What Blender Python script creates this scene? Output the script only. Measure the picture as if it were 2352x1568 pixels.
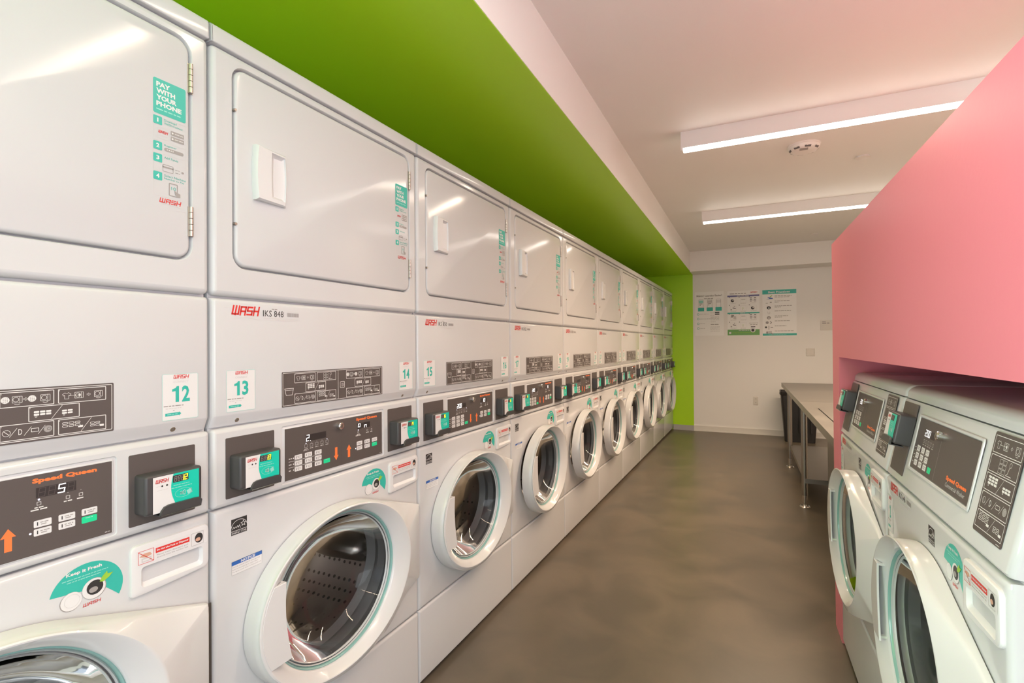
import bpy, bmesh, math, random
from mathutils import Vector, Matrix
random.seed(5)
PI = math.pi
for o in list(bpy.data.objects): bpy.data.objects.remove(o)
SC = bpy.context.scene; COL = SC.collection

# ------------------------------------------------------------------ camera
F, YAW, PITCH, ROLL = 1160.321, 0.4515, 0.0067, -0.0074
cam_d = bpy.data.cameras.new('camera'); cam = bpy.data.objects.new('camera', cam_d); COL.objects.link(cam)
cam_d.sensor_fit = 'HORIZONTAL'; cam_d.sensor_width = 36; cam_d.lens = 36*F/2352; cam_d.clip_start = .02
fw = Vector((-math.sin(YAW)*math.cos(PITCH), math.cos(YAW)*math.cos(PITCH), math.sin(PITCH)))
r0 = Vector((math.cos(YAW), math.sin(YAW), 0)); u0 = r0.cross(fw)
rt = r0*math.cos(ROLL)+u0*math.sin(ROLL); up = -r0*math.sin(ROLL)+u0*math.cos(ROLL)
M = Matrix((rt, up, -fw)).transposed().to_4x4(); M.translation = Vector((1.0971, 0, 1.233))
cam.matrix_world = M
SC.camera = cam

# ------------------------------------------------------------------ light and exposure
SC.view_settings.view_transform = 'Standard'; SC.view_settings.look = 'None'
SC.view_settings.gamma = 1; SC.view_settings.use_curve_mapping = False
SC.view_settings.exposure = 0.54
W = bpy.data.worlds.new('world'); SC.world = W; W.use_nodes = True
W.node_tree.nodes['Background'].inputs[0].default_value = (.75, .87, 1, 1)
W.node_tree.nodes['Background'].inputs[1].default_value = 1.0
def area(name, loc, rot, sx, sy, power, col):
    l = bpy.data.lights.new(name, 'AREA'); l.shape = 'RECTANGLE'; l.size = sx; l.size_y = sy; l.energy = power; l.color = col
    o = bpy.data.objects.new(name, l); COL.objects.link(o); o.location = loc; o.rotation_euler = rot; return o
DAY = (.91, .96, 1)
area('daylight_through_window', (.95, -2.66, 1.35), (PI/2+.62, 0, 0), 2.5, 1.9, 9, DAY)      # tilted up as assumed pavement bounce, to brighten soffit and ceiling
area('daylight_through_side_window', (3.06, -1.15, 1.35), (PI/2+.60, 0, PI/2), 2.3, 1.9, 38, DAY)
area('added_left_fill', (-.70, -.86, 1.30), (PI/2+.50, 0, -PI/2), 1.4, 1.8, 96, DAY)  # fill light added to brighten the right-hand washers and pink wall
LAMP_P = 32; LAMP_C = (1, .73, .49)
LED_EMIT = 9

# ------------------------------------------------------------------ materials
MAT = {}
def mat(name, col, rough=.5, metal=0, coat=0, emit=0, spec=.5):
    m = bpy.data.materials.new(name); m.use_nodes = True; b = m.node_tree.nodes['Principled BSDF']
    b.inputs['Base Color'].default_value = (*col, 1); b.inputs['Roughness'].default_value = rough
    b.inputs['Metallic'].default_value = metal; b.inputs['Coat Weight'].default_value = coat
    b.inputs['Specular IOR Level'].default_value = spec
    if emit:
        b.inputs['Emission Color'].default_value = (*col, 1); b.inputs['Emission Strength'].default_value = emit
    MAT[name] = m; return m
def noise(m, c1, c2, scale, detail=4, bump=0, bscale=None, rough=None, dist=0.0):
    nt = m.node_tree; N = nt.nodes; L = nt.links; b = N['Principled BSDF']
    tc = N.new('ShaderNodeTexCoord'); n = N.new('ShaderNodeTexNoise'); n.inputs['Scale'].default_value = scale
    n.inputs['Detail'].default_value = detail; n.inputs['Distortion'].default_value = dist
    L.new(tc.outputs['Object'], n.inputs['Vector'])
    cr = N.new('ShaderNodeValToRGB'); cr.color_ramp.elements[0].position = .35; cr.color_ramp.elements[1].position = .66
    cr.color_ramp.elements[0].color = (*c1, 1); cr.color_ramp.elements[1].color = (*c2, 1)
    L.new(n.outputs['Fac'], cr.inputs[0]); L.new(cr.outputs[0], b.inputs['Base Color'])
    if bump:
        n2 = N.new('ShaderNodeTexNoise'); n2.inputs['Scale'].default_value = bscale or scale*8; n2.inputs['Detail'].default_value = 3
        L.new(tc.outputs['Object'], n2.inputs['Vector'])
        bp = N.new('ShaderNodeBump'); bp.inputs['Strength'].default_value = bump; bp.inputs['Distance'].default_value = .002
        L.new(n2.outputs['Fac'], bp.inputs['Height']); L.new(bp.outputs[0], b.inputs['Normal'])
    if rough:
        mr = N.new('ShaderNodeMapRange'); mr.inputs[3].default_value, mr.inputs[4].default_value = rough
        L.new(n.outputs['Fac'], mr.inputs[0]); L.new(mr.outputs[0], b.inputs['Roughness'])
# enamel: very slightly wavy sheet steel, so the lamps' reflections bend
en = mat('enamel', (.60, .608, .615), .125, spec=.38)
noise(en, (.595, .603, .61), (.605, .613, .62), 2.0, 1, bump=.9, bscale=1.6)
mat('white_plastic', (.70, .705, .71), .3)
mat('door_plastic', (.68, .69, .695), .2, coat=.3)
mat('seam', (.13, .12, .12), .7)
mat('panel_brown', (.095, .079, .074), .42)
mat('panel_deep', (.035, .028, .028), .35)
mat('black_ink', (.03, .028, .028), .5)
mat('dark_plastic', (.055, .053, .055), .38)
mat('white_ink', (.74, .73, .71), .5)
mat('label_white', (.72, .72, .72), .35)
mat('grey_ink', (.33, .31, .30), .5)
mat('pale_ink', (.60, .59, .58), .5)
mat('teal', (.035, .45, .37), .4)
mat('teal_light', (.30, .68, .60), .4)
mat('teal_screen', (.01, .56, .42), .3)
mat('leaf_green', (.30, .55, .05), .5)
mat('start_green', (.01, .66, .30), .45)
mat('orange', (.95, .20, .05), .5)
mat('red', (.66, .035, .03), .45)
mat('blue', (.03, .12, .42), .4)
mat('navy', (.12, .11, .28), .4)
mat('poster_green', (.16, .40, .12), .5)
mat('skin', (.62, .36, .26), .6)
mat('segment_yellow', (.95, .85, .03), .5, emit=1.6)
mat('segment_white', (1, .96, .95), .5, emit=1.3)
mat('indicator', (.75, .75, 1), .5, emit=1.6)
mat('chrome', (.82, .80, .77), .16, metal=1)
mat('steel', (.60, .56, .52), .28, metal=1)
st = mat('brushed_steel', (.34, .32, .29), .34, metal=1); noise(st, (.32, .30, .27), (.37, .35, .32), 3, 3, rough=(.30, .42))
mat('hinge_steel', (.50, .46, .42), .35, metal=1)
mat('hinge_dark', (.16, .145, .135), .4, metal=.7)
mat('teal_gasket', (.24, .45, .42), .22, coat=.3)
mat('ring_grey', (.50, .53, .53), .25, coat=.3)
mat('rubber', (.12, .12, .125), .45)
mat('bin_plastic', (.022, .021, .022), .45)
mat('paper', (.90, .90, .89), .5)
mat('outlet_white', (.72, .69, .64), .4)
mat('baseboard_grey', (.42, .42, .42), .5)
mat('baseboard_white', (.74, .72, .68), .45)
mat('smoke_white', (.82, .79, .77), .4)
mat('fixture_white', (.84, .83, .82), .4)
mat('window_frame', (.25, .26, .27), .4, metal=.6)
w = mat('white_paint', (.83, .82, .80), .55); noise(w, (.825, .815, .795), (.84, .83, .81), 1.2, 2, bump=.08, bscale=90)
g = mat('green_paint', (.43, .77, .012), .38); noise(g, (.425, .765, .012), (.435, .775, .012), 1.0, 2, bump=.15, bscale=60)
pk = mat('pink_paint', (.85, .26, .325), .42); noise(pk, (.765, .22, .28), (.775, .225, .285), 1.0, 2, bump=.10, bscale=70)
fl = mat('floor_concrete', (.17, .13, .10), .32); noise(fl, (.104, .088, .066), (.152, .122, .090), 3.2, 9, bump=.12, bscale=14, rough=(.26, .42), dist=.6)
m = mat('led_diffuser', (1, .93, .84), .5, emit=LED_EMIT)
def drum_mat():
    m = mat('drum_steel', (.52, .47, .43), .42, metal=1); nt = m.node_tree; N = nt.nodes; L = nt.links; b = N['Principled BSDF']
    tc = N.new('ShaderNodeTexCoord'); v = N.new('ShaderNodeTexVoronoi'); v.inputs['Scale'].default_value = 42; v.inputs['Randomness'].default_value = .12
    L.new(tc.outputs['Object'], v.inputs['Vector'])
    cr = N.new('ShaderNodeValToRGB'); cr.color_ramp.elements[0].position = .20; cr.color_ramp.elements[1].position = .26
    cr.color_ramp.elements[0].color = (.12, .11, .10, 1); cr.color_ramp.elements[1].color = (.52, .47, .43, 1)
    L.new(v.outputs['Distance'], cr.inputs[0]); L.new(cr.outputs[0], b.inputs['Base Color'])
drum_mat()
mat('drum_smooth', (.46, .43, .41), .36, metal=1)
def glass_mat(name, tint, bias):
    m = bpy.data.materials.new(name); m.use_nodes = True; nt = m.node_tree; N = nt.nodes; L = nt.links
    N.remove(N['Principled BSDF']); out = N['Material Output']
    t = N.new('ShaderNodeBsdfTransparent'); t.inputs[0].default_value = (*tint, 1)
    gl = N.new('ShaderNodeBsdfGlossy'); gl.inputs['Roughness'].default_value = .03
    fr = N.new('ShaderNodeFresnel'); fr.inputs[0].default_value = bias
    mx = N.new('ShaderNodeMixShader'); L.new(fr.outputs[0], mx.inputs[0]); L.new(t.outputs[0], mx.inputs[1]); L.new(gl.outputs[0], mx.inputs[2])
    L.new(mx.outputs[0], out.inputs[0]); MAT[name] = m
glass_mat('door_glass', (.80, .81, .80), 1.28)
glass_mat('window_glass', (.95, .97, .97), 1.45)

# ------------------------------------------------------------------ mesh helpers
def finish(me, smooth=35, recalc=True):
    if recalc:
        bm = bmesh.new(); bm.from_mesh(me); bmesh.ops.recalc_face_normals(bm, faces=bm.faces); bm.to_mesh(me); bm.free()
    if smooth:
        me.polygons.foreach_set('use_smooth', [True]*len(me.polygons)); me.set_sharp_from_angle(angle=math.radians(smooth))
    me.update()
class MB:
    def __init__(s): s.v = []; s.f = []; s.m = []; s.names = []
    def mi(s, n):
        if n not in s.names: s.names.append(n)
        return s.names.index(n)
    def face(s, idx, m): s.f.append(tuple(idx)); s.m.append(s.mi(m))
    def poly(s, pts, m):
        b = len(s.v); s.v += [tuple(p) for p in pts]; s.face(range(b, b+len(pts)), m)
    def loft(s, loops, m, cap0=True, cap1=True, closed=True):
        n = len(loops[0]); b = len(s.v)
        for l in loops: s.v += [tuple(p) for p in l]
        for k in range(len(loops)-1):
            mm = m[k] if isinstance(m, list) else m
            for i in range(n if closed else n-1):
                j = (i+1) % n
                s.face((b+k*n+i, b+k*n+j, b+(k+1)*n+j, b+(k+1)*n+i), mm)
        m0 = m[0] if isinstance(m, list) else m; m1 = m[-1] if isinstance(m, list) else m
        if cap0: s.face([b+i for i in range(n)][::-1], m0)
        if cap1: s.face([b+(len(loops)-1)*n+i for i in range(n)], m1)
        return s
    def box(s, x0, x1, y0, y1, z0, z1, m):
        s.loft([[(x0, y0, z), (x1, y0, z), (x1, y1, z), (x0, y1, z)] for z in (z0, z1)], m); return s
    def cyl(s, p0, p1, ra, rb, m, n=20):
        p0 = Vector(p0); p1 = Vector(p1); d = (p1-p0).normalized(); a = d.orthogonal().normalized(); b = d.cross(a)
        s.loft([[p+(a*math.cos(2*PI*i/n)+b*math.sin(2*PI*i/n))*r for i in range(n)] for p, r in ((p0, ra), (p1, rb))], m); return s
    def mesh(s, name, smooth=35, bevel=0, recalc=True):
        me = bpy.data.meshes.new(name); me.from_pydata(s.v, [], s.f)
        for n in s.names: me.materials.append(MAT[n])
        me.polygons.foreach_set('material_index', s.m)
        if bevel:
            bm = bmesh.new(); bm.from_mesh(me); bmesh.ops.remove_doubles(bm, verts=bm.verts, dist=1e-6)
            es = [e for e in bm.edges if len(e.link_faces) == 2 and e.calc_face_angle(0) > .6]
            bmesh.ops.bevel(bm, geom=es, offset=bevel, segments=3, profile=.5, affect='EDGES'); bm.to_mesh(me); bm.free()
        finish(me, smooth, recalc); return me
MESH = {}
def obj(name, me, parent=None, loc=(0, 0, 0), rot=(0, 0, 0)):
    o = bpy.data.objects.new(name, me); COL.objects.link(o); o.parent = parent; o.location = loc; o.rotation_euler = rot; return o
def shared(key, fn):
    if key not in MESH: MESH[key] = fn()
    return MESH[key]
def tag(o, label=None, cat=None, group=None, kind=None):
    if label: o['label'] = label
    if cat: o['category'] = cat
    if group: o['group'] = group
    if kind: o['kind'] = kind
    return o
def empty(name, loc, rz=0):
    o = bpy.data.objects.new(name, None); COL.objects.link(o); o.location = loc; o.rotation_euler = (0, 0, rz); o.empty_display_size = .1; return o
def rrect(x0, z0, x1, z1, r, n=5):
    P = []
    for cx, cz, a0 in ((x1-r, z0+r, -90), (x1-r, z1-r, 0), (x0+r, z1-r, 90), (x0+r, z0+r, 180)):
        for k in range(n+1):
            a = math.radians(a0+90*k/n); P.append((cx+r*math.cos(a), cz+r*math.sin(a)))
    return P
def at(P, y): return [(x, y, z) for x, z in P]
def slab(mb, x0, z0, x1, z1, yb, yf, rc, re, m, n=5, seg=4, cap=True, capb=True):
    """plate facing -y with rounded corners rc and rounded front edge re; returns innermost front loop"""
    L = [at(rrect(x0, z0, x1, z1, rc, n), yb)]
    for k in range(seg+1):
        a = PI/2*k/seg; i = re*(1-math.cos(a)); y = yf+re*(1-math.sin(a))
        L.append(at(rrect(x0+i, z0+i, x1-i, z1-i, max(rc-i, .0004), n), y))
    mb.loft(L, m, cap0=capb, cap1=cap); return L[-1]
def ell(cx, cz, ru, rz, th): return [(cx+ru*math.cos(t), cz+rz*math.sin(t)) for t in th]

# ------------------------------------------------------------------ flat printed sheets and lettering
TXT = {}
def text_mesh(s, bold):
    bold = bold or 0
    k = (s, bold)
    if k in TXT: return TXT[k]
    c = bpy.data.curves.new('t', 'FONT'); c.body = s; c.size = 1; c.resolution_u = 2; c.offset = (bold if bold is not True else .035)
    o = bpy.data.objects.new('t', c); COL.objects.link(o)
    dg = bpy.context.evaluated_depsgraph_get(); me = o.evaluated_get(dg).to_mesh()
    V = [(v.co.x, v.co.y) for v in me.vertices]; Fc = [tuple(p.vertices) for p in me.polygons]
    o.evaluated_get(dg).to_mesh_clear(); bpy.data.objects.remove(o); bpy.data.curves.remove(c)
    xs = [v[0] for v in V]; ys = [v[1] for v in V]; x0, x1, y0, y1 = min(xs), max(xs), min(ys), max(ys)
    V = [((x-x0)/(x1-x0), (y-y0)/(y1-y0)) for x, y in V]
    TXT[k] = (V, Fc); return TXT[k]
LOGO = {'W': (1.25, [[(0, 1), (0, .06), (1.25, .06), (1.25, 1)], [(.62, 1), (.62, 0)]]),
        'A': (1, [[(0, 0), (0, .94), (1, .94), (1, 0)], [(0, .42), (1, .42)]]),
        'S': (1, [[(1, .94), (0, .94), (0, .5), (1, .5), (1, .06), (0, .06)]]),
        'H': (1, [[(0, 1), (0, 0)], [(1, 1), (1, 0)], [(0, .5), (1, .5)]])}
SEG = {'0': 'abcdef', '1': 'bc', '2': 'abged', '3': 'abgcd', '4': 'fgbc', '5': 'afgcd', '6': 'afgedc', '7': 'abc', '8': 'abcdefg', '9': 'abcdfg', 'n': 'ceg'}
class Sheet:
    def __init__(s): s.v = []; s.f = []; s.m = []; s.names = []; s.lay = 0; s.step = .00022
    def mi(s, n):
        if n not in s.names: s.names.append(n)
        return s.names.index(n)
    def poly(s, P, m, lay=None):
        l = s.lay if lay is None else lay
        a = sum(P[i][0]*P[(i+1) % len(P)][1]-P[(i+1) % len(P)][0]*P[i][1] for i in range(len(P)))
        if a < 0: P = P[::-1]
        b = len(s.v); s.v += [(p[0], p[1], l) for p in P]; s.f.append(tuple(range(b, b+len(P)))); s.m.append(s.mi(m))
    def rect(s, x0, z0, x1, z1, m, lay=None, r=0):
        s.poly(rrect(x0, z0, x1, z1, r, 4) if r else [(x0, z0), (x1, z0), (x1, z1), (x0, z1)], m, lay)
    def disc(s, x, z, ru, m, lay=None, rz=None, n=24): s.poly(ell(x, z, ru, rz or ru, [2*PI*i/n for i in range(n)]), m, lay)
    def band(s, A, B, m, lay=None, closed=True):
        n = len(A)
        for i in range(n if closed else n-1):
            j = (i+1) % n; s.poly([A[i], A[j], B[j], B[i]], m, lay)
    def frame(s, x0, z0, x1, z1, t, m, lay=None, r=0.0006): s.band(rrect(x0, z0, x1, z1, r, 3), rrect(x0+t, z0+t, x1-t, z1-t, max(r-t, .0002), 3), m, lay)
    def ring(s, x, z, ru, t, m, lay=None, rz=None, n=24):
        th = [2*PI*i/n for i in range(n)]; rz = rz or ru
        s.band(ell(x, z, ru, rz, th), ell(x, z, ru-t, rz-t, th), m, lay)
    def line(s, P, t, m, lay=None):
        for a, b in zip(P, P[1:]):
            d = Vector((b[0]-a[0], b[1]-a[1])); 
            if d.length < 1e-7: continue
            d.normalize(); nx, nz = -d.y*t/2, d.x*t/2; ex, ez = d.x*t*.45, d.y*t*.45
            s.poly([(a[0]-ex-nx, a[1]-ez-nz), (b[0]+ex-nx, b[1]+ez-nz), (b[0]+ex+nx, b[1]+ez+nz), (a[0]-ex+nx, a[1]-ez+nz)], m, lay)
    def text(s, t, x0, z0, x1, z1, m, lay=None, bold=False, shear=0):
        V, Fc = text_mesh(t, bold); b = len(s.v); l = s.lay if lay is None else lay; h = z1-z0
        s.v += [(x0+x*(x1-x0)+shear*h*y, z0+y*h, l) for x, y in V]
        for f in Fc: s.f.append(tuple(b+i for i in f)); s.m.append(s.mi(m))
    def logo(s, x0, z0, x1, z1, m='red', lay=None, swoosh=True):
        h = z1-z0; tot = sum(LOGO[c][0] for c in 'WASH')+3*.45; k = (x1-x0-.2*h)/tot; x = x0
        for c in 'WASH':
            w_, S_ = LOGO[c]
            for P in S_: s.line([(x+a*k+.22*h*b, z0+b*h) for a, b in P], h*.2, m, lay)
            x += (w_+.45)*k
        if swoosh: s.line([(x0+(x1-x0)*(.05+.95*i/8), z0-h*(.55-.25*math.sin(PI*(i/8)**.8))) for i in range(9)], h*.05, 'pale_ink', lay)
    def greek(s, x0, x1, z, t, m, lay=None, seed=0):
        R = random.Random(seed+int(x0*1e4)+int(z*1e4)); x = x0
        while x < x1-t:
            w_ = min(R.uniform(2, 6)*t, x1-x); s.rect(x, z-t/2, x+w_, z+t/2, m, lay); x += w_+t*.8
    def digit(s, c, x0, z0, x1, z1, m, lay=None, t=None):
        t = t or (x1-x0)*.2; zm = (z0+z1)/2; g_ = t*.15; sh = .12*(z1-z0)
        q = dict(a=[(x0, z1), (x1, z1)], b=[(x1, z1), (x1, zm)], c=[(x1, zm), (x1, z0)], d=[(x0, z0), (x1, z0)], e=[(x0, z0), (x0, zm)], f=[(x0, zm), (x0, z1)], g=[(x0, zm), (x1, zm)])
        for k in SEG.get(c, ''):
            s.line([(x+sh*(z-z0)/(z1-z0), z) for x, z in q[k]], t, m, lay)
    def mesh(s, name, org=(0, -.0003, 0), U=(1, 0, 0), V=(0, 0, 1), Nn=(0, -1, 0), thick=0):
        org = Vector(org); U = Vector(U); V = Vector(V); Nn = Vector(Nn)
        me = bpy.data.meshes.new(name); me.from_pydata([tuple(org+U*x+V*z+Nn*(l*s.step)) for x, z, l in s.v], [], s.f)
        for n in s.names: me.materials.append(MAT[n])
        me.polygons.foreach_set('material_index', s.m); me.update(); return me

# pictogram pieces ---------------------------------------------------------------
def ic_shirt(s, x, z, h, t=.0006, m='white_ink', lay=1):
    P = [(-.28, -.5), (.28, -.5), (.28, .1), (.42, 0), (.56, .25), (.22, .5), (.1, .38), (-.1, .38), (-.22, .5), (-.56, .25), (-.42, 0), (-.28, .1), (-.28, -.5)]
    s.line([(x+a*h, z+b*h) for a, b in P], t, m, lay)
def ic_machine(s, x, z, h, t=.0006, lay=1, smile=True, rnd=False):
    s.frame(x-h*.6, z-h*.5, x+h*.6, z+h*.5, t, 'white_ink', lay); s.ring(x-h*.15, z, h*.36, t, 'white_ink', lay, n=14)
    s.line([(x+h*.3, z-h*.5), (x+h*.3, z+h*.5)], t, 'white_ink', lay)
    if rnd: s.disc(x+h*.1, z, h*.2, 'white_ink', lay, n=12)
    if smile: s.line([(x-h*.3, z-h*.68), (x, z-h*.76), (x+h*.3, z-h*.68)], t*1.2, 'white_ink', lay)
def ic_arrow(s, x, z, h, lay=1, m='white_ink', t=.0005): s.line([(x-h*.5, z-h*.2), (x, z-h*.2), (x, z-h*.5), (x+h*.6, z), (x, z+h*.5), (x, z+h*.2), (x-h*.5, z+h*.2), (x-h*.5, z-h*.2)], t, m, lay)
def ic_pills(s, x, z, nx, nz, w_, h, fill, lay=1, tail=True):
    for i in range(nx):
        for j in range(nz):
            a, b = x+i*w_*1.15, z+j*h*1.35
            if fill: s.rect(a, b, a+w_, b+h, 'white_ink', lay, r=h*.3)
            else: s.frame(a, b, a+w_, b+h, h*.2, 'white_ink', lay, r=h*.4)
    if tail: s.ring(x+w_*.4, z-h*.5, h*.5, h*.18, 'white_ink', lay, n=10)
def ic_slash(s, x, z, h, lay=1, t=.0006): s.line([(x-h*.35, z-h*.5), (x+h*.35, z+h*.5)], t, 'white_ink', lay)
def ic_card(s, x, z, h, lay=1): # crossed circle, D, tub, coil
    s.ring(x, z, h*.5, .0006, 'white_ink', lay, n=14); s.line([(x-h*.3, z+h*.3), (x+h*.3, z-h*.3)], .0008, 'white_ink', lay)

def step_box(s, k, x0, z0, x1, z1, lay=1, dryer=False):
    """one framed pictogram box; k picks its picture"""
    f = .0011
    s.frame(x0, z0, x1, z1, f, 'white_ink', lay, r=.0012); w_ = x1-x0; h = z1-z0; cx = (x0+x1)/2; cz = (z0+z1)/2; q = min(h, w_*.42)
    s.rect(x0+.0018, z1-.0035, x0+.0026, z1-.0018, 'white_ink', lay)
    if k == 'load': ic_shirt(s, x0+w_*.17, cz, q*.44); s.line([(x0+w_*.22, cz), (x0+w_*.40, cz)], .0006, 'white_ink', lay); ic_machine(s, x0+w_*.42, cz, q*.44, smile=False, rnd=True); ic_arrow(s, x0+w_*.62, cz, q*.2); ic_machine(s, x0+w_*.83, cz, q*.44)
    if k == 'lint':
        for a in (.1, .58): s.disc(x0+w_*a, cz, q*.22, 'white_ink', lay, n=14); [s.disc(x0+w_*a+dx*q*.1, cz+dz*q*.1, q*.025, 'panel_brown', lay+1, n=6) for dx in (-1, 0, 1) for dz in (-1, 0, 1)]
        ic_machine(s, x0+w_*.31, cz, q*.44); ic_arrow(s, x0+w_*.46, cz, q*.2); ic_machine(s, x0+w_*.83, cz, q*.44)
    if k == 'soap':
        for i in range(2):
            for j in range(3): s.frame(cx-w_*.16+i*w_*.13, cz-q*.4+j*q*.27, cx-w_*.05+i*w_*.13, cz-q*.16+j*q*.27, .0005, 'white_ink', lay)
        s.ring(cx+w_*.22, cz+q*.25, q*.14, .0006, 'white_ink', lay, n=12); s.line([(cx+w_*.2, cz+q*.12), (cx+w_*.17, cz-q*.25), (cx+w_*.12, cz-q*.36), (cx+w_*.3, cz-q*.36)], .0009, 'white_ink', lay)
    if k == 'pick':
        ic_pills(s, x0+w_*.1, cz-q*.12, 3, 2 if dryer else 3, w_*.1, q*.13, True); ic_slash(s, cx+w_*.04, cz, q*.85); ic_pills(s, x0+w_*.64, cz-q*.18, 2 if dryer else 3, 2, w_*.08 if not dryer else w_*.1, q*.12, True)
    if k == 'pay':
        ic_card(s, x0+w_*.12, cz, q*.4); ic_slash(s, x0+w_*.24, cz, q*.5); s.text('D', x0+w_*.33, cz-q*.18, x0+w_*.4, cz+q*.18, 'white_ink', lay); ic_slash(s, x0+w_*.5, cz, q*.5)
        s.frame(x0+w_*.56, cz-q*.1, x0+w_*.71, cz+q*.14, .0008, 'white_ink', lay); ic_slash(s, x0+w_*.76, cz, q*.5); s.disc(x0+w_*.88, cz, q*.21, 'grey_ink', lay, n=14); s.ring(x0+w_*.88, cz, q*.22, .0006, 'white_ink', lay, n=14); s.ring(x0+w_*.9, cz, q*.1, .0005, 'white_ink', lay, n=10)
    if k == 'go':
        ic_pills(s, x0+w_*.08, cz-q*.05, 3, 2 if dryer else 3, w_*.11, q*.14, False, tail=False); s.rect(x0+w_*.40, cz-q*.16, x0+w_*.5, cz-q*.02, 'white_ink', lay, r=.0005); ic_slash(s, x0+w_*.57, cz, q*.85)
        ic_pills(s, x0+w_*.65, cz-q*.2, 2, 2, w_*.1, q*.13, False, tail=False); s.rect(x0+w_*.86, cz-q*.26, x0+w_*.95, cz-q*.12, 'white_ink', lay, r=.0005)

# ------------------------------------------------------------------ machine dimensions (local: x along the front, front at y=0 facing -y)
WU = .7616
GAP = .0025
def front_panel(z0, z1, re=.012, rc=.006, m='enamel', hole=None, yb=.028, yf=0):
    mb = MB(); slab(mb, GAP, z0, WU-GAP, z1, yb, yf, rc, re, m); return mb
UC, ZC = .368, .553      # centre of the washer porthole
def m_cabinet_washer():
    mb = MB()
    # hollow in front so that the drum is seen through the porthole
    mb.box(.004, WU-.004, .60, .69, .025, 1.915, 'enamel'); mb.box(.004, .03, .02, .60, .025, .86, 'enamel'); mb.box(WU-.03, WU-.004, .02, .60, .025, .86, 'enamel')
    mb.box(.004, WU-.004, .02, .60, .86, 1.915, 'enamel'); mb.box(.03, WU-.03, .02, .60, .025, .28, 'enamel')
    # dark rear wall of the seams
    return mb.mesh('cabinet', 0)
def m_cabinet_single():
    mb = MB()
    mb.box(.004, WU-.004, .60, .69, .025, 1.078, 'enamel'); mb.box(.004, .03, .02, .60, .025, .862, 'enamel'); mb.box(WU-.03, WU-.004, .02, .60, .025, .862, 'enamel')
    mb.box(.004, WU-.004, .06, .60, .862, 1.078, 'enamel'); mb.box(.03, WU-.03, .02, .60, .025, .28, 'enamel'); mb.box(.004, WU-.004, .020, .0605, .862, .874, 'enamel'); return mb.mesh('cabinet', 0)
def m_base():
    mb = MB(); mb.box(.03, WU-.03, .03, .66, 0, .025, 'seam'); return mb.mesh('base', 0)
def m_top():
    mb = MB(); P = [(.69, 1.9215), (-.003, 1.9215), (-.002, 1.9545)]
    for k in range(7):
        a = PI/2*k/6; P.append((-.002+.011*(1-math.cos(a)), 1.9545+.011*math.sin(a)))
    P += [(.69, 1.966)]
    mb.loft([[(x, y, z) for y, z in P] for x in (GAP, GAP+.001, WU-GAP-.001, WU-GAP)], 'enamel')
    return mb.mesh('top', 35, bevel=.003)
DX0, DX1, DZ0, DZ1 = .052, .722, 1.416, 1.897
def m_dryer_front():
    mb = MB(); L = slab(mb, GAP, 1.350, WU-GAP, 1.9185, .028, 0, .012, .012, 'enamel', n=5, cap=False)
    o = at(rrect(DX0, DZ0, DX1, DZ1, .035, 5), 0); a = at(rrect(DX0+.002, DZ0+.002, DX1-.002, DZ1-.002, .033, 5), .0025)
    b = at(rrect(DX0+.003, DZ0+.003, DX1-.003, DZ1-.003, .032, 5), .022)
    mb.loft([L, o, a, b], 'enamel', cap0=False, cap1=True); return mb.mesh('dryer_front', 40)
HX, HY = .716, .004     # dryer door hinge line
def m_dryer_door():
    mb = MB(); i = .0070; slab(mb, DX0+i-HX, DZ0+i, DX1-i+.001-HX, DZ1-i, .018-HY, -.001-HY, .028, .007, 'enamel', n=6); return mb.mesh('dryer_door', 40)
def m_dryer_handle():
    mb = MB(); x0, x1, z0, z1 = .106, .196, 1.590, 1.724; N = 12
    def side(x, bow): return x
    def outl(i, y, bow=.004):
        P = []
        for k in range(N+1):
            t = k/N; P.append((x1-i+bow*math.sin(PI*t), y, z0+i+(z1-z0-2*i)*t))
        for k in range(N+1):
            t = k/N; P.append((x0+i-bow*math.sin(PI*t), y, z1-i-(z1-z0-2*i)*t))
        return P
    # outer shell with pocket
    px0, px1, pz0, pz1 = .149, .1935, 1.603, 1.716
    def pock(i, y, dx=0):
        P = []
        for k in range(N+1):
            t = k/N; P.append((px1-i+.003*math.sin(PI*t)+dx*0, y, pz0+i+(pz1-pz0-2*i)*t))
        for k in range(N+1):
            t = k/N; P.append((px0+i-.002*math.sin(PI*t)+dx, y, pz1-i-(pz1-pz0-2*i)*t))
        return P
    def tilt(P, yl, yr):  # front face slopes from its left crest to the right edge
        return [(x, yl+(yr-yl)*max(0, min(1, (x-.118)/(x1-.118))), z) for x, _, z in P]
    A = outl(0, -.001); B = tilt(outl(.0005, 0), -.012, -.006); B2 = tilt(outl(.004, 0), -.018, -.0085)
    C = tilt(pock(0, 0), -.0185, -.0085); D = tilt(pock(.002, 0), -.016, -.004); E_ = [(x, -.0030, z) for x, _, z in pock(.008, 0, .006)]
    mb.loft([A, B, B2, C, D, E_], 'white_plastic', cap0=True, cap1=True)
    mb.v = [(x-HX, y-HY, z) for x, y, z in mb.v]
    return mb.mesh('dryer_handle', 32)
def m_hinge(h, n, r=.0042, mt='hinge_steel'):
    mb = MB(); k = h/n
    for i in range(n): mb.cyl((0, -.004, i*k+.0006), (0, -.004, (i+1)*k-.0006), r, r, mt, 12)
    mb.box(-.006, .006, -.002, .001, 0, h, mt); return mb.mesh('hinge', 35)
def m_door_pin():
    mb = MB(); mb.cyl((0, .002, 0), (0, -.005, 0), .004, .003, 'hinge_steel', 10); return mb.mesh('pin', 35)
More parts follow.
